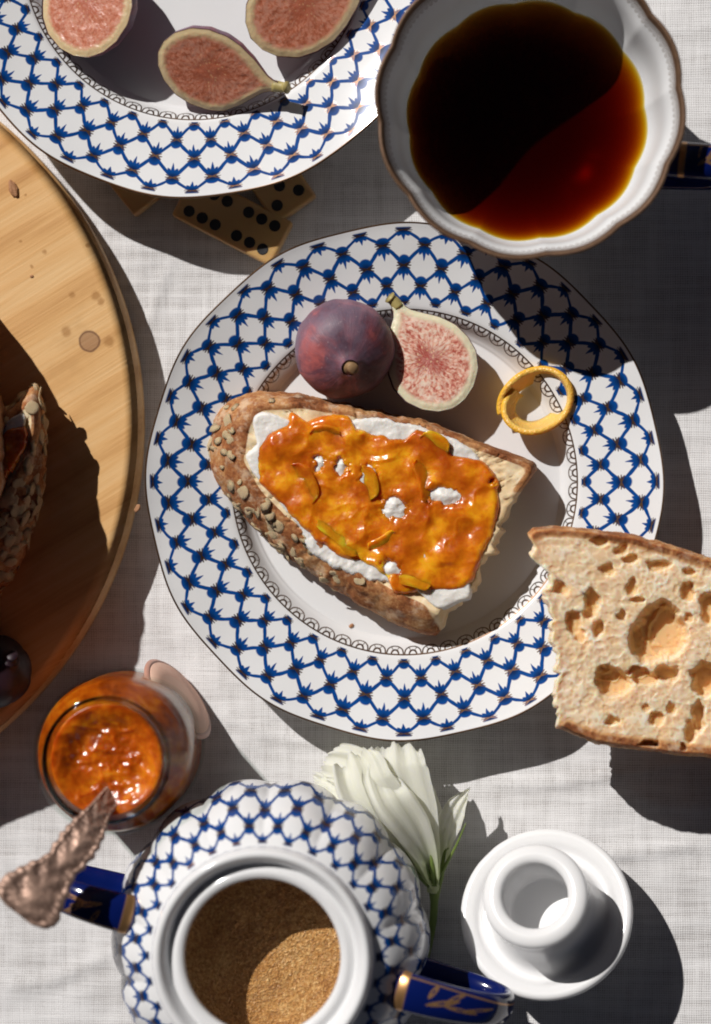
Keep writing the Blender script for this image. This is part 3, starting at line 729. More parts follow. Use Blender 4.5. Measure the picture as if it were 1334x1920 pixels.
# ------------------------------------------------------------------ torn bread slice, right
def slice_right():
    c = (1230, 1200)
    outer = [(988, 1002), (1000, 990), (1040, 987), (1080, 990), (1140, 996), (1190, 1004), (1260, 1022), (1334, 1046), (1440, 1085), (1500, 1180), (1500, 1320), (1440, 1410), (1334, 1421), (1250, 1412), (1180, 1402), (1120, 1394), (1080, 1380),
             (1043, 1362), (1041, 1300), (1040, 1230), (1034, 1180), (1032, 1140), (1020, 1128), (1012, 1110), (1022, 1095), (1032, 1070), (1028, 1052), (1006, 1054), (995, 1044), (1000, 1018)]
    tilt = -.0000225
    zt0 = .043
    b = PV(c[0], c[1], 0); t = thing('bread_slice', 'torn slice of pale holey sourdough leaning on the plate rim at the right edge', 'bread', b)
    cx, cy = c
    top = [(x + (4 if x < 1050 else 0), y + (6 if y < 1100 else -6)) for x, y in outer]
    holes = ((1222, 1200, 44, 44, .009), (1238, 1165, 40, 38, .009), (1255, 1190, 34, 44, .009), (1150, 1278, 36, 28, .007), (1140, 1262, 20, 14, .006), (1212, 1270, 30, 13, .005), (1250, 1262, 26, 15, .006), (1195, 1258, 20, 9, .004), (1322, 1272, 26, 34, .008), (1310, 1345, 13, 34, .006), (1296, 1372, 12, 20, .005),
             (1110, 1128, 17, 24, .005), (1104, 1150, 12, 16, .004), (1076, 1170, 16, 26, .004), (1086, 1190, 12, 14, .003), (1124, 1178, 12, 15, .004), (1136, 1070, 15, 10, .003), (1146, 1070, 8, 12, .003), (1168, 1154, 8, 12, .003), (1195, 1122, 13, 6, .003), (1182, 1048, 16, 8, .003), (1165, 1030, 14, 9, .003), (1125, 1018, 16, 9, .003), (1236, 1060, 24, 10, .003), (1186, 1100, 10, 16, .003),
             (1330, 1140, 18, 30, .005), (1292, 1110, 12, 20, .004), (1290, 1072, 14, 8, .003), (1232, 1348, 14, 14, .003), (1150, 1352, 14, 9, .003), (1216, 1395, 20, 9, .006), (1050, 1105, 14, 12, .003), (1290, 1160, 8, 10, .002), (1260, 1330, 10, 14, .003), (1210, 1330, 10, 8, .002), (1284, 1400, 7, 6, .004))
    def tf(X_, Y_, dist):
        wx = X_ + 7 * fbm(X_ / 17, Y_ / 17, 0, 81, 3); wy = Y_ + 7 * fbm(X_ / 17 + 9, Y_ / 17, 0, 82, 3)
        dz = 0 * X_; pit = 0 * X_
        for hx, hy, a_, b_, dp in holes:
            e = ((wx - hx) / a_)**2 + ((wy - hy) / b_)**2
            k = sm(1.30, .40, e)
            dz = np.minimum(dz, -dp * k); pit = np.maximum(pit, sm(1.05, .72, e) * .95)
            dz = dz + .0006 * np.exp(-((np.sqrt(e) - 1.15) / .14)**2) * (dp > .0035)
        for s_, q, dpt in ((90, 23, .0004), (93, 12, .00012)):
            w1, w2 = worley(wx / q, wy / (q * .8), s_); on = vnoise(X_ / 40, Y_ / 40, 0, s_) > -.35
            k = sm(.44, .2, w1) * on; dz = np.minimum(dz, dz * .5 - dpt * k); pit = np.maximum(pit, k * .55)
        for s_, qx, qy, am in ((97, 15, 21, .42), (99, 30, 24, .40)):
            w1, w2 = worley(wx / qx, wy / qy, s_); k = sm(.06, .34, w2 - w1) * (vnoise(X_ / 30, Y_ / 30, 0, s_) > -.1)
            pit = np.maximum(pit, am * k); dz = np.minimum(dz, dz * .6 - .00014 * k)  # cell interiors shaded by colour in place of real depth
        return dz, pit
    torn = lambda th: sm(math.radians(136), math.radians(141), th) * sm(math.radians(221), math.radians(217), th)
    G, cr, pt = slab(outer, top, c, zt0 - .019, zt0, n=900, nside=22, ntop=210, tilt=(tilt, 0), torn=torn, topfun=tf, crustw=15, rough=2.0, seed=80, blur=2, fine=.15)
    G[..., 2] = np.maximum(G[..., 2], .0004)
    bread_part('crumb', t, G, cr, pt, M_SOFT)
slice_right()

# ------------------------------------------------------------------ figs
def fig_profile(t):
    """t 0 blossom end .. 1 neck; radius 0..1"""
    return np.interp(t, [0, .03, .10, .22, .36, .50, .64, .76, .85, .91, .96, 1], [.0, .33, .62, .87, .985, .97, .84, .62, .38, .22, .15, .14])
def fig_half(p_b, p_s, width, z_face, label, roll=0., group='fig halves on the plates', flat=.85, seed=0, pulp=.46, ln=1.0):
    """cut fig lying skin down, cut face up; p_b blossom end px, p_s neck end px"""
    A = PV(p_b[0], p_b[1], z_face); B = PV(p_s[0], p_s[1], z_face); ax = (B - A); Ln = ax.length; ax.normalize()
    side = Vector((0, 0, 1)).cross(ax).normalized(); upv = ax.cross(side)
    Rm = Matrix.Rotation(roll, 3, ax); side = Rm @ side; upv = Rm @ upv
    C0 = (A + B) / 2
    t = thing('fig_half', label, 'fig', C0, group)
    t.rotation_euler = Matrix((ax, side, upv)).transposed().to_euler()
    W2 = width / 2
    m_ = 64; ts = np.linspace(0, 1, m_)**1.0; ts = .5 - .5 * np.cos(ts * math.pi)
    rr = fig_profile(ts) * W2 * (1 + .03 * fbm(ts * 5, seed * 3.1, 0, seed, 2)); bend = .06 * Ln * sm(.6, 1, ts) * (1 if seed % 2 else -1)
    xs = (ts - .5) * Ln
    nphi = 33; ph = np.linspace(math.pi, 2 * math.pi, nphi)
    G = np.zeros((m_, nphi, 3))
    for i in range(m_):
        w_ = 1 + .02 * np.sin(ph * 9 + seed) * sm(.0, .2, ts[i])
        G[i, :, 0] = xs[i]; G[i, :, 1] = rr[i] * np.cos(ph) * w_ + bend[i]; G[i, :, 2] = rr[i] * np.sin(ph) * flat * w_
    V, F, UV = gridmesh(G, False)
    meshobj('skin', V, F, M_FSKIN, t, local=True)
    q = 61; us = np.linspace(-1, 1, q)
    Gx = np.zeros((m_, q, 3)); D = np.zeros((m_, q)); PO = np.zeros((m_, q, 3))
    ex, ey = rr, xs
    for i in range(m_):
        y = us * rr[i]; Gx[i, :, 0] = xs[i]; Gx[i, :, 1] = y + bend[i]
        for j in range(q):
            D[i, j] = np.min(np.hypot(xs - xs[i], rr - abs(y[j])))
        cxp = (pulp - .5) * Ln
        PO[i, :, 0] = np.arctan2(y, xs[i] - cxp); PO[i, :, 1] = np.hypot(y, xs[i] - cxp)
        Gx[i, :, 2] = .0006 * sm(0, .0022, D[i]) + .00025 * fbm(Gx[i, :, 0] * 450, Gx[i, :, 1] * 450, 0, seed + 9, 3) * sm(.001, .003, D[i])
    V, F, UV = gridmesh(Gx, False)
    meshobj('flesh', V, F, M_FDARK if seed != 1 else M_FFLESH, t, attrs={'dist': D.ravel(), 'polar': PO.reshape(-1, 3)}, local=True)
    sx = [(Ln * .47, bend[-1] * .9, -.001), (Ln * .53, bend[-1] * 1.1, -.0008), (Ln * .56, bend[-1] * 1.3, -.0005), (Ln * .585, bend[-1] * 1.5, 0)]
    V, F, UV = tube(spline(sx, 8), np.interp(np.linspace(0, 1, 8), [0, .7, 1], [.0022, .0019, .0024]), 12, .9)
    meshobj('stem', V, F, M_STEM, t, local=True)
    return t
fig_half((850, 766), (757, 566), .0340, .0200, 'pale pink cut fig half beside the whole fig on the middle plate', roll=.05, seed=1)
fig_half((166, 108), (160, -130), .0380, .0300, 'cut fig half at the left top corner of the upper plate', roll=-.35, seed=2)
fig_half((296, 98), (515, 176), .0320, .0290, 'dark red cut fig half, lowest of those on the upper plate, stem pointing right', roll=.62, seed=3)
fig_half((470, 72), (690, -70), .0350, .0292, 'cut fig half at the upper right of the fig plate, nearest the tea cup', roll=.30, seed=4)

def whole_fig(px, py, z0, rad, axis, label, seed=0, sz=.92, skin=None, stem=None):
    c = PV(px, py, z0 + rad * sz)
    t = thing('whole_fig', label, 'fig', c, 'whole figs')
    q = Vector(axis).normalized().to_track_quat('Z', 'Y'); t.rotation_euler = q.to_euler()
    m_ = 60; n_ = 96
    pr = refine([(.01, -.97, 0), (.30, -.95, 0), (.62, -.80, 0), (.90, -.48, 0), (1.0, -.05, 0), (.95, .32, 0), (.76, .62, 0), (.50, .80, 0), (.30, .90, 0), (.20, 1.0, 0), (.17, 1.10, 0)], 6)
    th = np.arange(n_) / n_ * 2 * math.pi
    G = np.zeros((len(pr), n_, 3))
    for i, (r, z, _) in enumerate(pr):
        k = sm(-1, -.6, z) * sm(1.05, .6, z)
        rr = r * (1 + .012 * k * np.cos(th * 7 + 1 + seed) - .018 * k * np.abs(np.cos(th * 3.5 + seed)) ** 14 + .030 * k * fbm(np.cos(th) * 1.3 + 4, np.sin(th) * 1.3, z, seed + 5, 2))
        G[i, :, 0] = rr * np.cos(th) * rad; G[i, :, 1] = rr * np.sin(th) * rad; G[i, :, 2] = z * rad * sz
    V, F, UV = gridmesh(G, True, True, False); meshobj('skin', V, F, skin or M_FSKIN, t, local=True)
    V, F, UV = tube(spline([(0, 0, rad * 1.0 * sz), (.0005, 0, rad * 1.12 * sz), (.0012, .0003, rad * 1.24 * sz)], 8), [.0036, .0032, .0024, .0021, .0020, .0021, .0024, .0021], 14, .85)
    meshobj('stem', V, F, stem or M_BSTEM, t, local=True)
whole_fig(645, 655, WZ, .0183, (.16, -.42, .88), 'whole purple fig standing on the middle plate above the toast', 2)
whole_fig(-8, 1258, BZ, .0135, (.5, .3, .6), 'whole fig on the pine board, left edge, deep shade painted into its skin', 5, skin=M_FSHADE, stem=M_FSHADE)

# ------------------------------------------------------------------ orange peel ring
def peel_ring():
    c = PV(1006, 752, .013); base = PV(1006, 752, .0075)
    t = thing('orange_peel_curl', 'curled ring of orange peel on the rim of the well, right of the figs', 'orange peel', (c.x, c.y, .0065))
    m_ = 140; G = np.zeros((m_, 16, 3)); pith = np.zeros((m_, 16))
    for i in range(m_):
        s_ = i / (m_ - 1); a = math.radians(200) - s_ * math.radians(408)
        r = .0103 + .0010 * math.sin(a * 2 + .5) - .0019 * sm(.84, 1, s_) + .0010 * sm(.15, 0, s_)
        zl = .0004 + .0030 * math.sin(a + .6) ** 2 * .4; hh = .0088 * (.55 + .45 * sm(0, .2, s_)) * (.5 + .5 * sm(1, .85, s_)) + .0009 * math.sin(a * 3)
        th_ = .0020
        sec = []
        for k in range(8): u_ = k / 7; sec.append((r + th_ / 2 + .0019 * (u_ - .5) * 2 + .0006 * math.sin(u_ * math.pi), zl + hh * u_, 0))
        for k in range(8): u_ = 1 - k / 7; sec.append((r - th_ / 2 + .0019 * (u_ - .5) * 2 + .0006 * math.sin(u_ * math.pi), zl + hh * u_ + (.0004 if k == 0 else 0), 1))
        for k, (rr, z, pf) in enumerate(sec):
            G[i, k] = (rr * math.cos(a), rr * math.sin(a), z + .0012 * math.sin(a - 2.4)); pith[i, k] = pf * .85
    V, F, UV = gridmesh(G, True, True, True); meshobj('peel', V, F, M_PEEL, t, attrs={'pith': pith.ravel()}, local=True)
peel_ring()

# ------------------------------------------------------------------ tea cup
def strap(name, parent, pts, rad, flat, mt, n=60, up_=(0, 1, 0)):
    path = spline(pts, n); V, F, UV = tube(path, rad, 24, flat, up_)
    uvs = []
    m_ = n
    for i in range(m_ - 1):
        for j in range(24):
            u0, u1 = j / 24, (j + 1) / 24; v0, v1 = i / (m_ - 1), (i + 1) / (m_ - 1)
            uvs += [(u0, v0), (u1, v0), (u1, v1), (u0, v1)]
    uvs += [(0, 0)] * 24 + [(0, 1)] * 24
    return meshobj(name, V, F, mt, parent, uv=uvs, local=True)
def tea_cup():
    zr = .062; c = PV(994, 196, zr)
    t = thing('tea_cup', 'scalloped white porcelain tea cup with gilded rim at the upper right', 'cup', (c.x, c.y, 0))
    R0 = 287 * PXM * 1000 * (1 - zr / H)
    inner = [(.01, 9, 0), (16, 9.2, .3), (27, 12, .6), (36.0, 17.5, 1), (41.5, 26, 1.4), (45.2, 36, 1.8), (R0 - 5.6, 50, 2.1), (R0 - 2.6, 57, 2.35), (R0 - 1.1, 61.2, 2.6), (R0 - .5, 62, 2.75), (R0 + .4, 61.6, 3), (R0, 60, 3.2), (R0 - 2.0, 55, 3.5),
             (R0 - 5, 48, 4), (46.5, 36, 4), (42, 26, 4), (36, 16.5, 4), (28, 9, 4), (24, 6, 4), (24, 6, 4), (24.5, .1, 4), (22, 0, 4), (21, 5, 4), (.01, 6, 4)]
    pr = refine(inner, 5)
    def lobe(r, z, th):
        k = sm(16, 46, r); wv = np.abs(np.cos(6 * th + .9)) ** 1.0 - .55
        return r * (1 + .026 * k * wv), z + .9 * sm(50, 62, z) * wv
    V, F, UV = lathe(pr, 288, lobe); meshobj('bowl', V, F, M_CUPIN, t, uv=UV, local=True)
    # handle
    a = R0 * MM
    strap('handle', t, [(a - .0045, -.0165, .046), (a + .003, -.0175, .048), (a + .012, -.0180, .047), (a + .022, -.0185, .042), (a + .024, -.0185, .032), (a + .014, -.0180, .022), (a - .004, -.0170, .018), (a - .013, -.0165, .017)], .0030, 2.1, M_COBALT)
    # tea
    zt = TEA_Z; k0 = np.interp(zt, [26, 36, 50], [41.5, 45.2, R0 - 5.6]) + .5
    tp = refine([(.01, zt, 0), (30, zt, 0), (k0 - .5, zt, 0), (k0 + .1, zt + .05, 0), (k0, zt - .6, 0), (41.9, 25.7, 0), (36.4, 17.1, 0), (27.3, 11.6, 0), (16, 8.8, 0), (.01, 8.6, 0)], 3)
    V, F, UV = lathe(tp, 288, lambda r, z, th: (lobe(r, z * 0 + 20, th)[0], z))
    o = meshobj('tea', V, F, M_TEA, local=True); o.location = (c.x, c.y, 0)
    tag(o, 'black tea with an amber edge filling the scalloped cup', 'tea', kind='stuff')
TEA_Z = 30.
tea_cup()

# ------------------------------------------------------------------ sugar bowl
def sugar_bowl():
    zt = .078; c = PV(490, 1800, zt)
    t = thing('sugar_bowl', 'blue net porcelain sugar bowl without its lid, two cobalt handles', 'sugar bowl', (c.x, c.y, 0))
    f = PXM * 1000
    Ro = 205 * f * (1 - zt / H); Ri = 147 * f * (1 - .073 / H)
    outer = [(.01, 6, 9), (20, 6, 9), (Ri + 6, 20, 9), (Ri + 9, 40, 9), (Ri + 7, 58, 9), (Ri + 1, 68, 9), (Ri, 70, 9), (Ri, 72.5, 9), (Ri + .8, 73.6, 9), (Ri + 2.5, 74.0, 9), (Ri + 4.6, 73.0, 9), (Ri + 5.4, 73.6, 9), (Ro - 3.2, 77, 9), (Ro - 2.0, 78.2, 9), (Ro - .7, 78.2, 9), (Ro + .1, 77, 9), (Ro + .5, 74.5, 9),
             (Ro + 1.0, 73.2, -1), (Ro + 2.4, 72.2, 0), (Ro + 7.0, 68.6, 1), (Ro + 12.6, 61, 2), (Ro + 17.0, 50.0, 3), (Ro + 18.8, 37, 4), (Ro + 18.0, 28, 5), (Ro + 14, 19, 6), (Ro + 5, 9, 7), (Ro - 8, 4.5, 8), (30, 4, 8), (30, 4, 8), (30, .1, 8), (28, 0, 8), (27, 3.5, 8), (.01, 3.5, 8)]
    pr = refine(outer, 5)
    def lobe(r, z, th):
        k = sm(Ro + .8, Ro + 9, r)
        return r * (1 + .022 * k * (np.abs(np.cos(7 * th)) ** .8 - .5) * 2), z
    V, F, UV = lathe(pr, 336, lobe); meshobj('body', V, F, M_BOWL, t, uv=UV, local=True)
    a = (Ro + 15) * MM
    for sgn in (1, -1):
        h = strap('handle', t, [(a - .0075, 0, .060), (a - .001, 0, .0645), (a + .014, 0, .064), (a + .028, 0, .057), (a + .0345, 0, .046), (a + .034, 0, .036), (a + .024, 0, .030), (a + .010, 0, .028), (a - .001, 0, .028)],
                  np.interp(np.linspace(0, 1, 60), [0, .06, .3, .6, 1], [.0036, .0032, .0027, .0024, .0030]), 2.25, M_COBALT)
        h.rotation_euler = (0, 0, math.radians(-15 if sgn > 0 else 165))
    # sugar
    n_ = 180; th = np.arange(n_) / n_ * 2 * math.pi; rows = []
    for k in range(80):
        r = (Ri + 8.3) * (1 - (k / 79) * .999); x = r * np.cos(th); y = r * np.sin(th)
        z = 46 + 1.1 * fbm(x / 12, y / 12, 0, 3, 3) + .35 * fbm(x / 1.5, y / 1.5, 0, 8, 2) + .04 * (x - y) * .6 + r / 40
        rows.append(np.stack([x * MM, y * MM, z * MM], -1))
    V, F, UV = gridmesh(np.array(rows), True, False, True); o = meshobj('brown_sugar', V, F, M_SUGAR, local=True); o.location = (c.x, c.y, 0)
    tag(o, 'coarse brown sugar inside the blue net sugar bowl', 'sugar', kind='stuff')
sugar_bowl()

# ------------------------------------------------------------------ lid upside down
def lid():
    c = PV(1026, 1716, .0185)
    t = thing('porcelain_lid', 'white porcelain lid lying upside down at the lower right', 'lid', c)
    tiltv = Vector((-.42, .90, 0)).normalized(); ang = math.radians(25)
    axis = (Vector((0, 0, 1)) * math.cos(ang) + tiltv * math.sin(ang))
    t.rotation_euler = axis.to_track_quat('Z', 'Y').to_euler()
    rf = 162 * PXM * 1000 * (1 - .02 / H); rn = 98 * PXM * 1000 * (1 - .04 / H); rh = 62 * PXM * 1000 * (1 - .04 / H)
    pr = refine([(.01, 5.0, 0), (rh - 1.5, 5.4, 0), (rh + .4, 8, 0), (rh + .2, 20, 0), (rh - .2, 28.5, 0), (rh + .3, 30.8, 0), (rh + 2.0, 31.8, 0), (rn - 2.5, 31.7, 0), (rn - .4, 30.4, 0), (rn, 28, 0), (rn - .6, 18, 0), (rn + .1, 8, 0), (rn + 1.8, 2.2, 0), (rn + 3.5, .2, 0),
                 (rn + 5.5, .4, 0), (rf - 5, 3.0, 0), (rf - 2.2, 4.0, 0), (rf - .5, 3.4, 0), (rf, 1.6, 0), (rf - .8, -.4, 0), (rf - 4, -3.5, 0), (20, -8, 0), (10, -10.5, 0), (5, -12, 0), (3.6, -13, 0), (5.6, -15, 0), (5.8, -16.6, 0), (3.6, -18.2, 0), (.01, -18.8, 0)], 6)
    V, F, UV = lathe(pr, 160); o = meshobj('cover', V, F, M_WHITE, t, local=True)
    # rest it on the cloth
    bpy.context.view_layer.update()
    zm = min((t.matrix_world @ v_.co).z for v_ in o.data.vertices); t.location.z += -zm
lid()

# ------------------------------------------------------------------ jam jar
def jar():
    zr = .070; c = PV(194, 1429, zr)
    t = thing('jam_jar', 'open glass jar of orange marmalade left of the sugar bowl', 'jar', (c.x, c.y, 0))
    rr = 119 * PXM * 1000 * (1 - zr / H); rb = 28.6
    pr = refine([(.01, 1.9, 0), (20, 1.9, 0), (rb - 4, 2.2, 0), (rb - 1.8, 4, 0), (rb - .6, 11, 0), (rb - .6, 45, 0), (rb - 2.6, 52.2, 0), (rr - .6, 58.2, 0), (rr - 1.8, 61, 0), (rr - 1.8, 68.6, 0), (rr - 1.4, 70, 0), (rr - .6, 69.8, 0), (rr - .2, 68, 0), (rr - .9, 66.5, 0), (rr - .2, 65.2, 0), (rr + .4, 64.4, 0), (rr - .4, 63, 0), (rr - .4, 60.5, 0),
                 (rr + .2, 58.6, 0), (rb - 1.8, 52.5, 0), (rb, 45, 0), (rb, 10, 0), (rb - 1.6, 2.5, 0), (rb - 5, .4, 0), (20, .0, 0), (17, 1.2, 0), (.01, 1.5, 0)], 5)
    V, F, UV = lathe(pr, 144); meshobj('glass', V, F, M_TGLASS, t, local=True)
    for z_, dr, th_ in ((69.2, -1.3, 1.25), (64.2, .0, .75), (59.6, .1, .6)):
        a = np.arange(144) / 144 * 2 * math.pi
        path = np.stack([(rr + dr) * MM * np.cos(a), (rr + dr) * MM * np.sin(a), np.full(144, z_ * MM)], -1)
        G = np.zeros((144, 14, 3))
        for i in range(144):
            o_ = np.array([math.cos(a[i]), math.sin(a[i]), 0])
            for j in range(14):
                b_ = j / 14 * 2 * math.pi; G[i, j] = path[i] + th_ * MM * (math.cos(b_) * o_ + math.sin(b_) * np.array([0, 0, 1.0]))
        G = np.concatenate([G, G[:1]], 0); V, F, UV = gridmesh(G, True)
        meshobj('rim_ring', V, F, M_TGLASS, t, local=True)
    # jam
    ri = rb - .9; n_ = 160; th = np.arange(n_) / n_ * 2 * math.pi; rows = []
    for (r, z) in ((.01, 3.4), (20, 3.4), (ri - 1.4, 5.5), (ri, 12), (ri, 28), (ri, 43), (ri - 1.6, 50.6), (rr - 1.6, 57.4), (rr - 2.2, 61.0), (rr - 2.4, 63.0)):
        rows.append(np.stack([r * np.cos(th) * MM, r * np.sin(th) * MM, np.full(n_, z * MM)], -1))
    for k in range(1, 60):
        r = (rr - 2.4) * (1 - k / 59 * .999); x = r * np.cos(th); y = r * np.sin(th)
        z = 63.0 - 3.5 * sm(0, .45, k / 59) + (.9 * fbm(x / 5, y / 5, 0, 3, 3) + .5 * np.clip(1 - np.abs(fbm(x / 7 + 4, y / 7, 0, 13, 2)) * 5, -.3, 1)) * sm(0, .2, k / 59)
        rows.append(np.stack([x * MM, y * MM, z * MM], -1))
    V, F, UV = gridmesh(np.array(rows), True, True, True); o = meshobj('marmalade', V, F, M_JARJAM, local=True); o.location = (c.x, c.y, 0)
    tag(o, 'dark orange marmalade filling the glass jar under the spoon', 'jam', kind='stuff')
    return c
jar()
def jar_lid():
    c = PV(202, 1412, .025); dirv = Vector((.79, .61, 0)).normalized(); th = math.radians(75); r_ = 17.5
    run = r_ * MM * math.cos(th); p = Vector((c.x, c.y, 0)) + dirv * (.0272 + run + .0008); p.z = r_ * MM * math.sin(th) + .0006
    t = thing('jar_lid', 'round jar lid with a pink paper top leaning against the marmalade jar', 'lid', p)
    nrm = (dirv * math.sin(th) + Vector((0, 0, math.cos(th)))); t.rotation_euler = nrm.to_track_quat('Z', 'Y').to_euler()
    pr = refine([(.01, -.3, 0), (15.0, -.3, 0), (16.4, -.2, 0), (17.2, -.6, 0), (17.5, -1.2, 0), (17.5, -1.6, 0), (16.8, -1.7, 0), (16.6, -.9, 0), (.01, -.9, 0)], 4)
    V, F, UV = lathe(pr, 96); meshobj('cap', V, F, M_CAP, t, local=True)
    pr = np.array([(.01, .05, 0), (10, .05, .6), (15.6, .02, 1), (15.7, -.25, 1)]); V, F, UV = lathe(pr, 96)
    meshobj('paper_top', V, F, M_LABEL, t, uv=UV, local=True)
jar_lid()

# ------------------------------------------------------------------ ornate spoon
def spoon():
    key = [(222, 1460, .052), (212, 1488, .058), (188, 1520, .0675), (168, 1552, .0735), (140, 1592, .078), (100, 1640, .083), (62, 1682, .087), (36, 1716, .089)]
    wid = [(0, .0024), (.14, .0036), (.30, .0042), (.44, .0062), (.55, .0072), (.66, .0062), (.78, .0098), (.88, .0124), (.95, .0110), (1.0, .0060)]
    m_ = 240; path = spline([P(*k) for k in key], m_)
    t = thing('silver_spoon', 'ornate tarnished silver spoon standing in the open marmalade jar', 'spoon', Vector(path[m_ // 2]))
    T = np.gradient(path, axis=0); T /= np.linalg.norm(T, axis=1)[:, None]; up_ = np.array([.25, .15, 1.0]); up_ /= np.linalg.norm(up_)
    s_ = np.linspace(0, 1, m_); W = np.interp(s_, [a for a, b in wid], [b for a, b in wid])
    W = W * (1 + .035 * np.sin(s_ * 105) * sm(.1, .2, s_)) + .0003 * fbm(s_ * 60, 0, 0, 2, 2)
    q = 40; G = np.zeros((m_, 2 * q, 3)); rel = np.zeros((m_, 2 * q))
    for i in range(m_):
        sd = np.cross(T[i], up_); sd /= np.linalg.norm(sd); b = np.cross(sd, T[i])
        for j in range(2 * q):
            jj = j if j < q else 2 * q - 1 - j; u_ = jj / (q - 1) * 2 - 1
            th_ = .0013 * math.sqrt(max(0, 1 - u_ * u_ * .85))
            if j < q:
                au = abs(u_); y = au * W[i]
                e = 0.0
                e += .0005 * math.exp(-((au - .82) / .10)**2) * (1 + .5 * math.sin(s_[i] * 190))                       # beaded border
                e += .00025 * float(vnoise(s_[i] * 75, y * 900, 0, 5)) * math.exp(-((au - .5) / .35)**2)
                e += .0009 * math.exp(-(au / .35)**2) * (sm(.42, .5, s_[i]) * sm(.68, .6, s_[i]) + sm(.74, .82, s_[i]) * sm(.97, .93, s_[i]))    # raised cartouches
                e += .00022 * math.sin(s_[i] * 60 + au * 7) * sm(.12, .2, s_[i]) * (au < .75)
                h = th_ + e; rel[i, j] = .5 + e / .0014
            else: h = -th_; rel[i, j] = .4
            G[i, j] = path[i] + sd * u_ * W[i] + b * h
    V, F, UV = gridmesh(G, True, True, True); meshobj('handle', V, F, M_SILVER, t, attrs={'relief': rel.ravel()})
    # bowl sunk in the jam
    A = path[0]; d = path[0] - path[6]; d /= np.linalg.norm(d); G = np.zeros((20, 24, 3))
    sd = np.cross(d, up_); sd /= np.linalg.norm(sd); b = np.cross(sd, d)
    for i in range(20):
        f = i / 19; ww = .0022 + .0085 * math.sin(min(1, f * 1.02) * math.pi) ** .8
        for j in range(24):
            a = j / 24 * 2 * math.pi; G[i, j] = A + d * f * .030 + sd * ww * math.cos(a) + b * (.0012 * math.sin(a) - .004 * math.sin(f * math.pi) * (1 - math.cos(a)**2))
    V, F, UV = gridmesh(G, True, True, True); meshobj('bowl', V, F, M_SILVER, t, attrs={'relief': np.full(480, .9)})
spoon()

# ------------------------------------------------------------------ dominoes
def domino_mesh():
    bm = bmesh.new(); bmesh.ops.create_cube(bm, size=1)
    for v_ in bm.verts: v_.co = Vector((v_.co.x * .042, v_.co.y * .0185, v_.co.z * .007))
    bmesh.ops.bevel(bm, geom=bm.edges[:], offset=.0016, segments=4, affect='EDGES', profile=.6)
    me = bpy.data.meshes.new('tile'); bm.to_mesh(me); bm.free(); me.materials.append(M_IVORY); me.polygons.foreach_set('use_smooth', [True] * len(me.polygons)); return me
def pip_mesh():
    pr = np.array([(.01, .03, 0), (1.5, .05, 0), (1.95, .10, 0), (2.15, .07, 0), (2.15, -.4, 0)]); V, F, UV = lathe(pr, 20)
    me = bpy.data.meshes.new('pip'); me.from_pydata(V.tolist(), [], F); me.materials.append(M_PIP); me.polygons.foreach_set('use_smooth', [True] * len(me.polygons)); return me
DM, PM = domino_mesh(), pip_mesh()
def domino(px, py, ang, label, pips, z=.0038, tilt=0.):
    t = thing('domino', label, 'domino', PV(px, py, z), 'ivory dominoes between the plates', rot=(tilt, 0, math.radians(ang)))
    o = bpy.data.objects.new('tile', DM); COL.objects.link(o); o.parent = t
    for (a, b) in pips:
        q = bpy.data.objects.new('pip', PM); COL.objects.link(q); q.parent = t; q.location = (a * MM, b * MM, .0035)
six = [(x, y) for x in (-15.5, -10, -4.5, 4.5, 10, 15.5) for y in (-4.9, 4.9)]
domino(437, 412, -27.5, 'sunlit ivory domino with two rows of black dots touching the middle plate', six)
domino(497, 310, -55, 'shaded ivory domino half under the upper plate, right of the sunlit one', [(x, y) for x in (4.5, 15.5) for y in (-4.9, 4.9)] + [(10, 0)] + [(-10, 0), (-15, 4.9), (-5, -4.9)])
domino(308, 306, 38, 'shaded domino with only one amber corner showing under the upper plate', [(x, y) for x in (4.5, 15.5) for y in (-4.9, 4.9)] + [(-10, 0)])

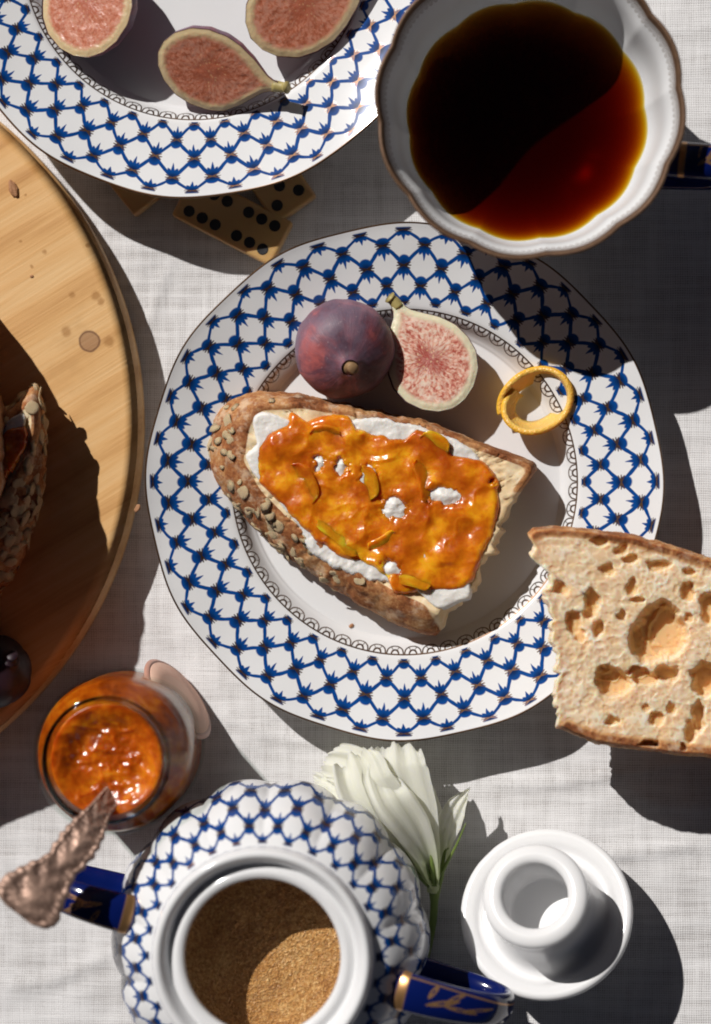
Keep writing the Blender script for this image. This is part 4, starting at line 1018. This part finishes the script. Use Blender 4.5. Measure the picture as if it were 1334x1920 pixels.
# ------------------------------------------------------------------ flower
def flower():
    base = P(812, 1650, .010)
    t = thing('white_flower', 'cream white lisianthus bloom lying between the plate and the sugar bowl', 'flower', Vector(base))
    # petals: tip outline (px, z), widths, ruffle
    def petal(keys, w0, seed, ruf=.0022, name='petal', mt=None, twist=0.0, cup=.004):
        m_, q = 44, 41; path = spline([P(*k[:3]) for k in keys], m_); W = np.interp(np.linspace(0, 1, m_), np.linspace(0, 1, len(keys)), [k[3] for k in keys]) * w0
        T = np.gradient(path, axis=0); T /= np.linalg.norm(T, axis=1)[:, None]; G = np.zeros((m_, q, 3)); al = np.zeros((m_, q)); ac = np.zeros((m_, q))
        for i in range(m_):
            f = i / (m_ - 1); upv = np.array([math.sin(twist * f), .1, math.cos(twist * f)]); sd = np.cross(T[i], upv); sd /= np.linalg.norm(sd); b = np.cross(sd, T[i])
            for j in range(q):
                u_ = j / (q - 1) * 2 - 1
                ed = f**3 * (.35 + .65 * abs(u_)**1.5)
                rf = ruf * ed * (math.sin(u_ * 7 + seed * 2 + f * 3) + .35 * math.sin(u_ * 13 + seed + f * 5) + .15 * math.sin(u_ * 29 + seed * 3))
                wav = .0009 * math.sin(u_ * 9 + seed) * f + cup * (u_ * u_) * (1 - f * .9)
                tipr = -.0048 * abs(u_)**2.4 * f**2 + .0014 * f**6 * float(vnoise(u_ * 6, seed, 0, 3)) + .0007 * f**8 * math.sin(u_ * 31 + seed)
                G[i, j] = path[i] + sd * u_ * W[i] + b * (rf + wav) + T[i] * tipr
                al[i, j] = f; ac[i, j] = u_
        V, F, UV = gridmesh(G, False); V2 = V
        o = meshobj(name, V, F, mt or M_PETAL, t, attrs={'along': al.ravel(), 'across': ac.ravel()})
        return o
    petal([(812, 1650, .008, .12), (790, 1600, .012, .45), (745, 1540, .016, .85), (690, 1485, .018, 1.0), (640, 1450, .014, .95), (606, 1440, .009, .75)], .0125, 1, .0020)
    petal([(812, 1648, .010, .12), (795, 1590, .018, .5), (770, 1520, .024, .85), (745, 1450, .026, 1.0), (740, 1418, .024, .95), (738, 1396, .020, .85)], .0115, 2, .0020)
    petal([(812, 1646, .010, .12), (780, 1590, .014, .5), (735, 1535, .026, .85), (690, 1480, .030, 1.0), (672, 1435, .027, .9), (664, 1415, .022, .7)], .0110, 3, .0022)
    petal([(815, 1650, .008, .12), (818, 1600, .011, .5), (805, 1545, .013, .8), (780, 1485, .013, .95), (770, 1440, .012, .8), (768, 1415, .008, .6)], .0075, 4, .0014)
    petal([(810, 1650, .006, .12), (772, 1608, .006, .6), (715, 1560, .007, .9), (650, 1505, .008, 1.0), (610, 1470, .006, .8), (590, 1455, .004, .5)], .0085, 5, .0012)
    petal([(835, 1610, .008, .15), (836, 1575, .012, .55), (845, 1540, .016, .85), (858, 1510, .018, .8), (872, 1490, .017, .5), (880, 1480, .015, .22)], .0052, 6, .0005, cup=.0020)
    petal([(812, 1650, .009, .12), (796, 1600, .020, .45), (770, 1550, .028, .8), (735, 1500, .032, .95), (715, 1455, .026, .95), (712, 1425, .018, .7)], .0085, 7, .0026, twist=.5)
    petal([(812, 1650, .009, .12), (785, 1605, .013, .45), (730, 1560, .022, .8), (668, 1522, .024, .95), (628, 1492, .018, .9), (606, 1474, .010, .6)], .0080, 9, .0024, twist=-.4)
    # calyx: thin sepals and the stem
    for keys, r in (([(812, 1668, .009), (800, 1630, .015), (786, 1585, .020), (776, 1545, .024)], .00070), ([(812, 1668, .009), (785, 1640, .013), (764, 1600, .018), (757, 1560, .022), (768, 1538, .025)], .00060),
                    ([(815, 1668, .009), (812, 1620, .017), (810, 1575, .022), (806, 1545, .024)], .00095), ([(816, 1668, .008), (832, 1630, .013), (856, 1585, .019), (874, 1543, .022)], .00065), ([(818, 1668, .008), (828, 1640, .012), (834, 1600, .014), (842, 1590, .014)], .0009)):
        pth = spline([P(*k) for k in keys], 16); V, F, UV = tube(pth, np.linspace(1.6, .25, 16) * r, 8, .5); meshobj('sepal', V, F, M_GREEN, t)
    pth = spline([P(814, 1640, .009), P(815, 1680, .007), P(812, 1730, .004), P(800, 1790, .003), P(780, 1860, .003)], 30)
    V, F, UV = tube(pth, np.interp(np.linspace(0, 1, 30), [0, .12, .3, 1], [.0015, .0028, .0015, .0013]), 12); meshobj('stem', V, F, M_GREEN, t)
    G = np.zeros((14, 20, 3)); pth = spline([P(812, 1672, .008), P(813, 1650, .009), P(806, 1610, .011), P(796, 1575, .013)], 14); V, F, UV = tube(pth, np.linspace(.0022, .0042, 14), 20, .9)
    meshobj('corolla_tube', V, F, M_PETAL, t, attrs={'along': np.repeat(np.linspace(0, .35, 14), 20), 'across': np.tile(np.linspace(-1, 1, 20), 14)})
flower()

# ------------------------------------------------------------------ crumbs on board and plate
def chip(px, py, z, l, wd, ang, label):
    bm = bmesh.new(); bmesh.ops.create_icosphere(bm, subdivisions=2, radius=1)
    for v_ in bm.verts:
        k = 1 + .3 * float(vnoise(v_.co.x * 2, v_.co.y * 2, v_.co.z * 2, int(px)))
        v_.co = Vector((v_.co.x * l * k, v_.co.y * wd * k, v_.co.z * wd * .5 * k))
    me = bpy.data.meshes.new('bread_crumb'); bm.to_mesh(me); bm.free(); me.materials.append(M_CHIP)
    o = bpy.data.objects.new('bread_crumb', me); COL.objects.link(o); o.location = PV(px, py, z + wd * .45); o.rotation_euler = (0, 0, math.radians(ang)); tag(o, label, 'crumb', 'stray bread crumbs')
chip(25, 355, BZ, .0036, .0014, -72, 'long curved crust crumb near the top of the pine board')
chip(659, 1173, WZ, .0010, .0007, 40, 'tiny brown crumb on the well of the middle plate')
chip(258, 953, BZ, .0016, .0010, 60, 'pale crumb on the right edge of the pine board')
chip(60, 518, BZ, .0007, .0005, 10, 'small dark crumb on the sunlit wood above the loaf shadow')
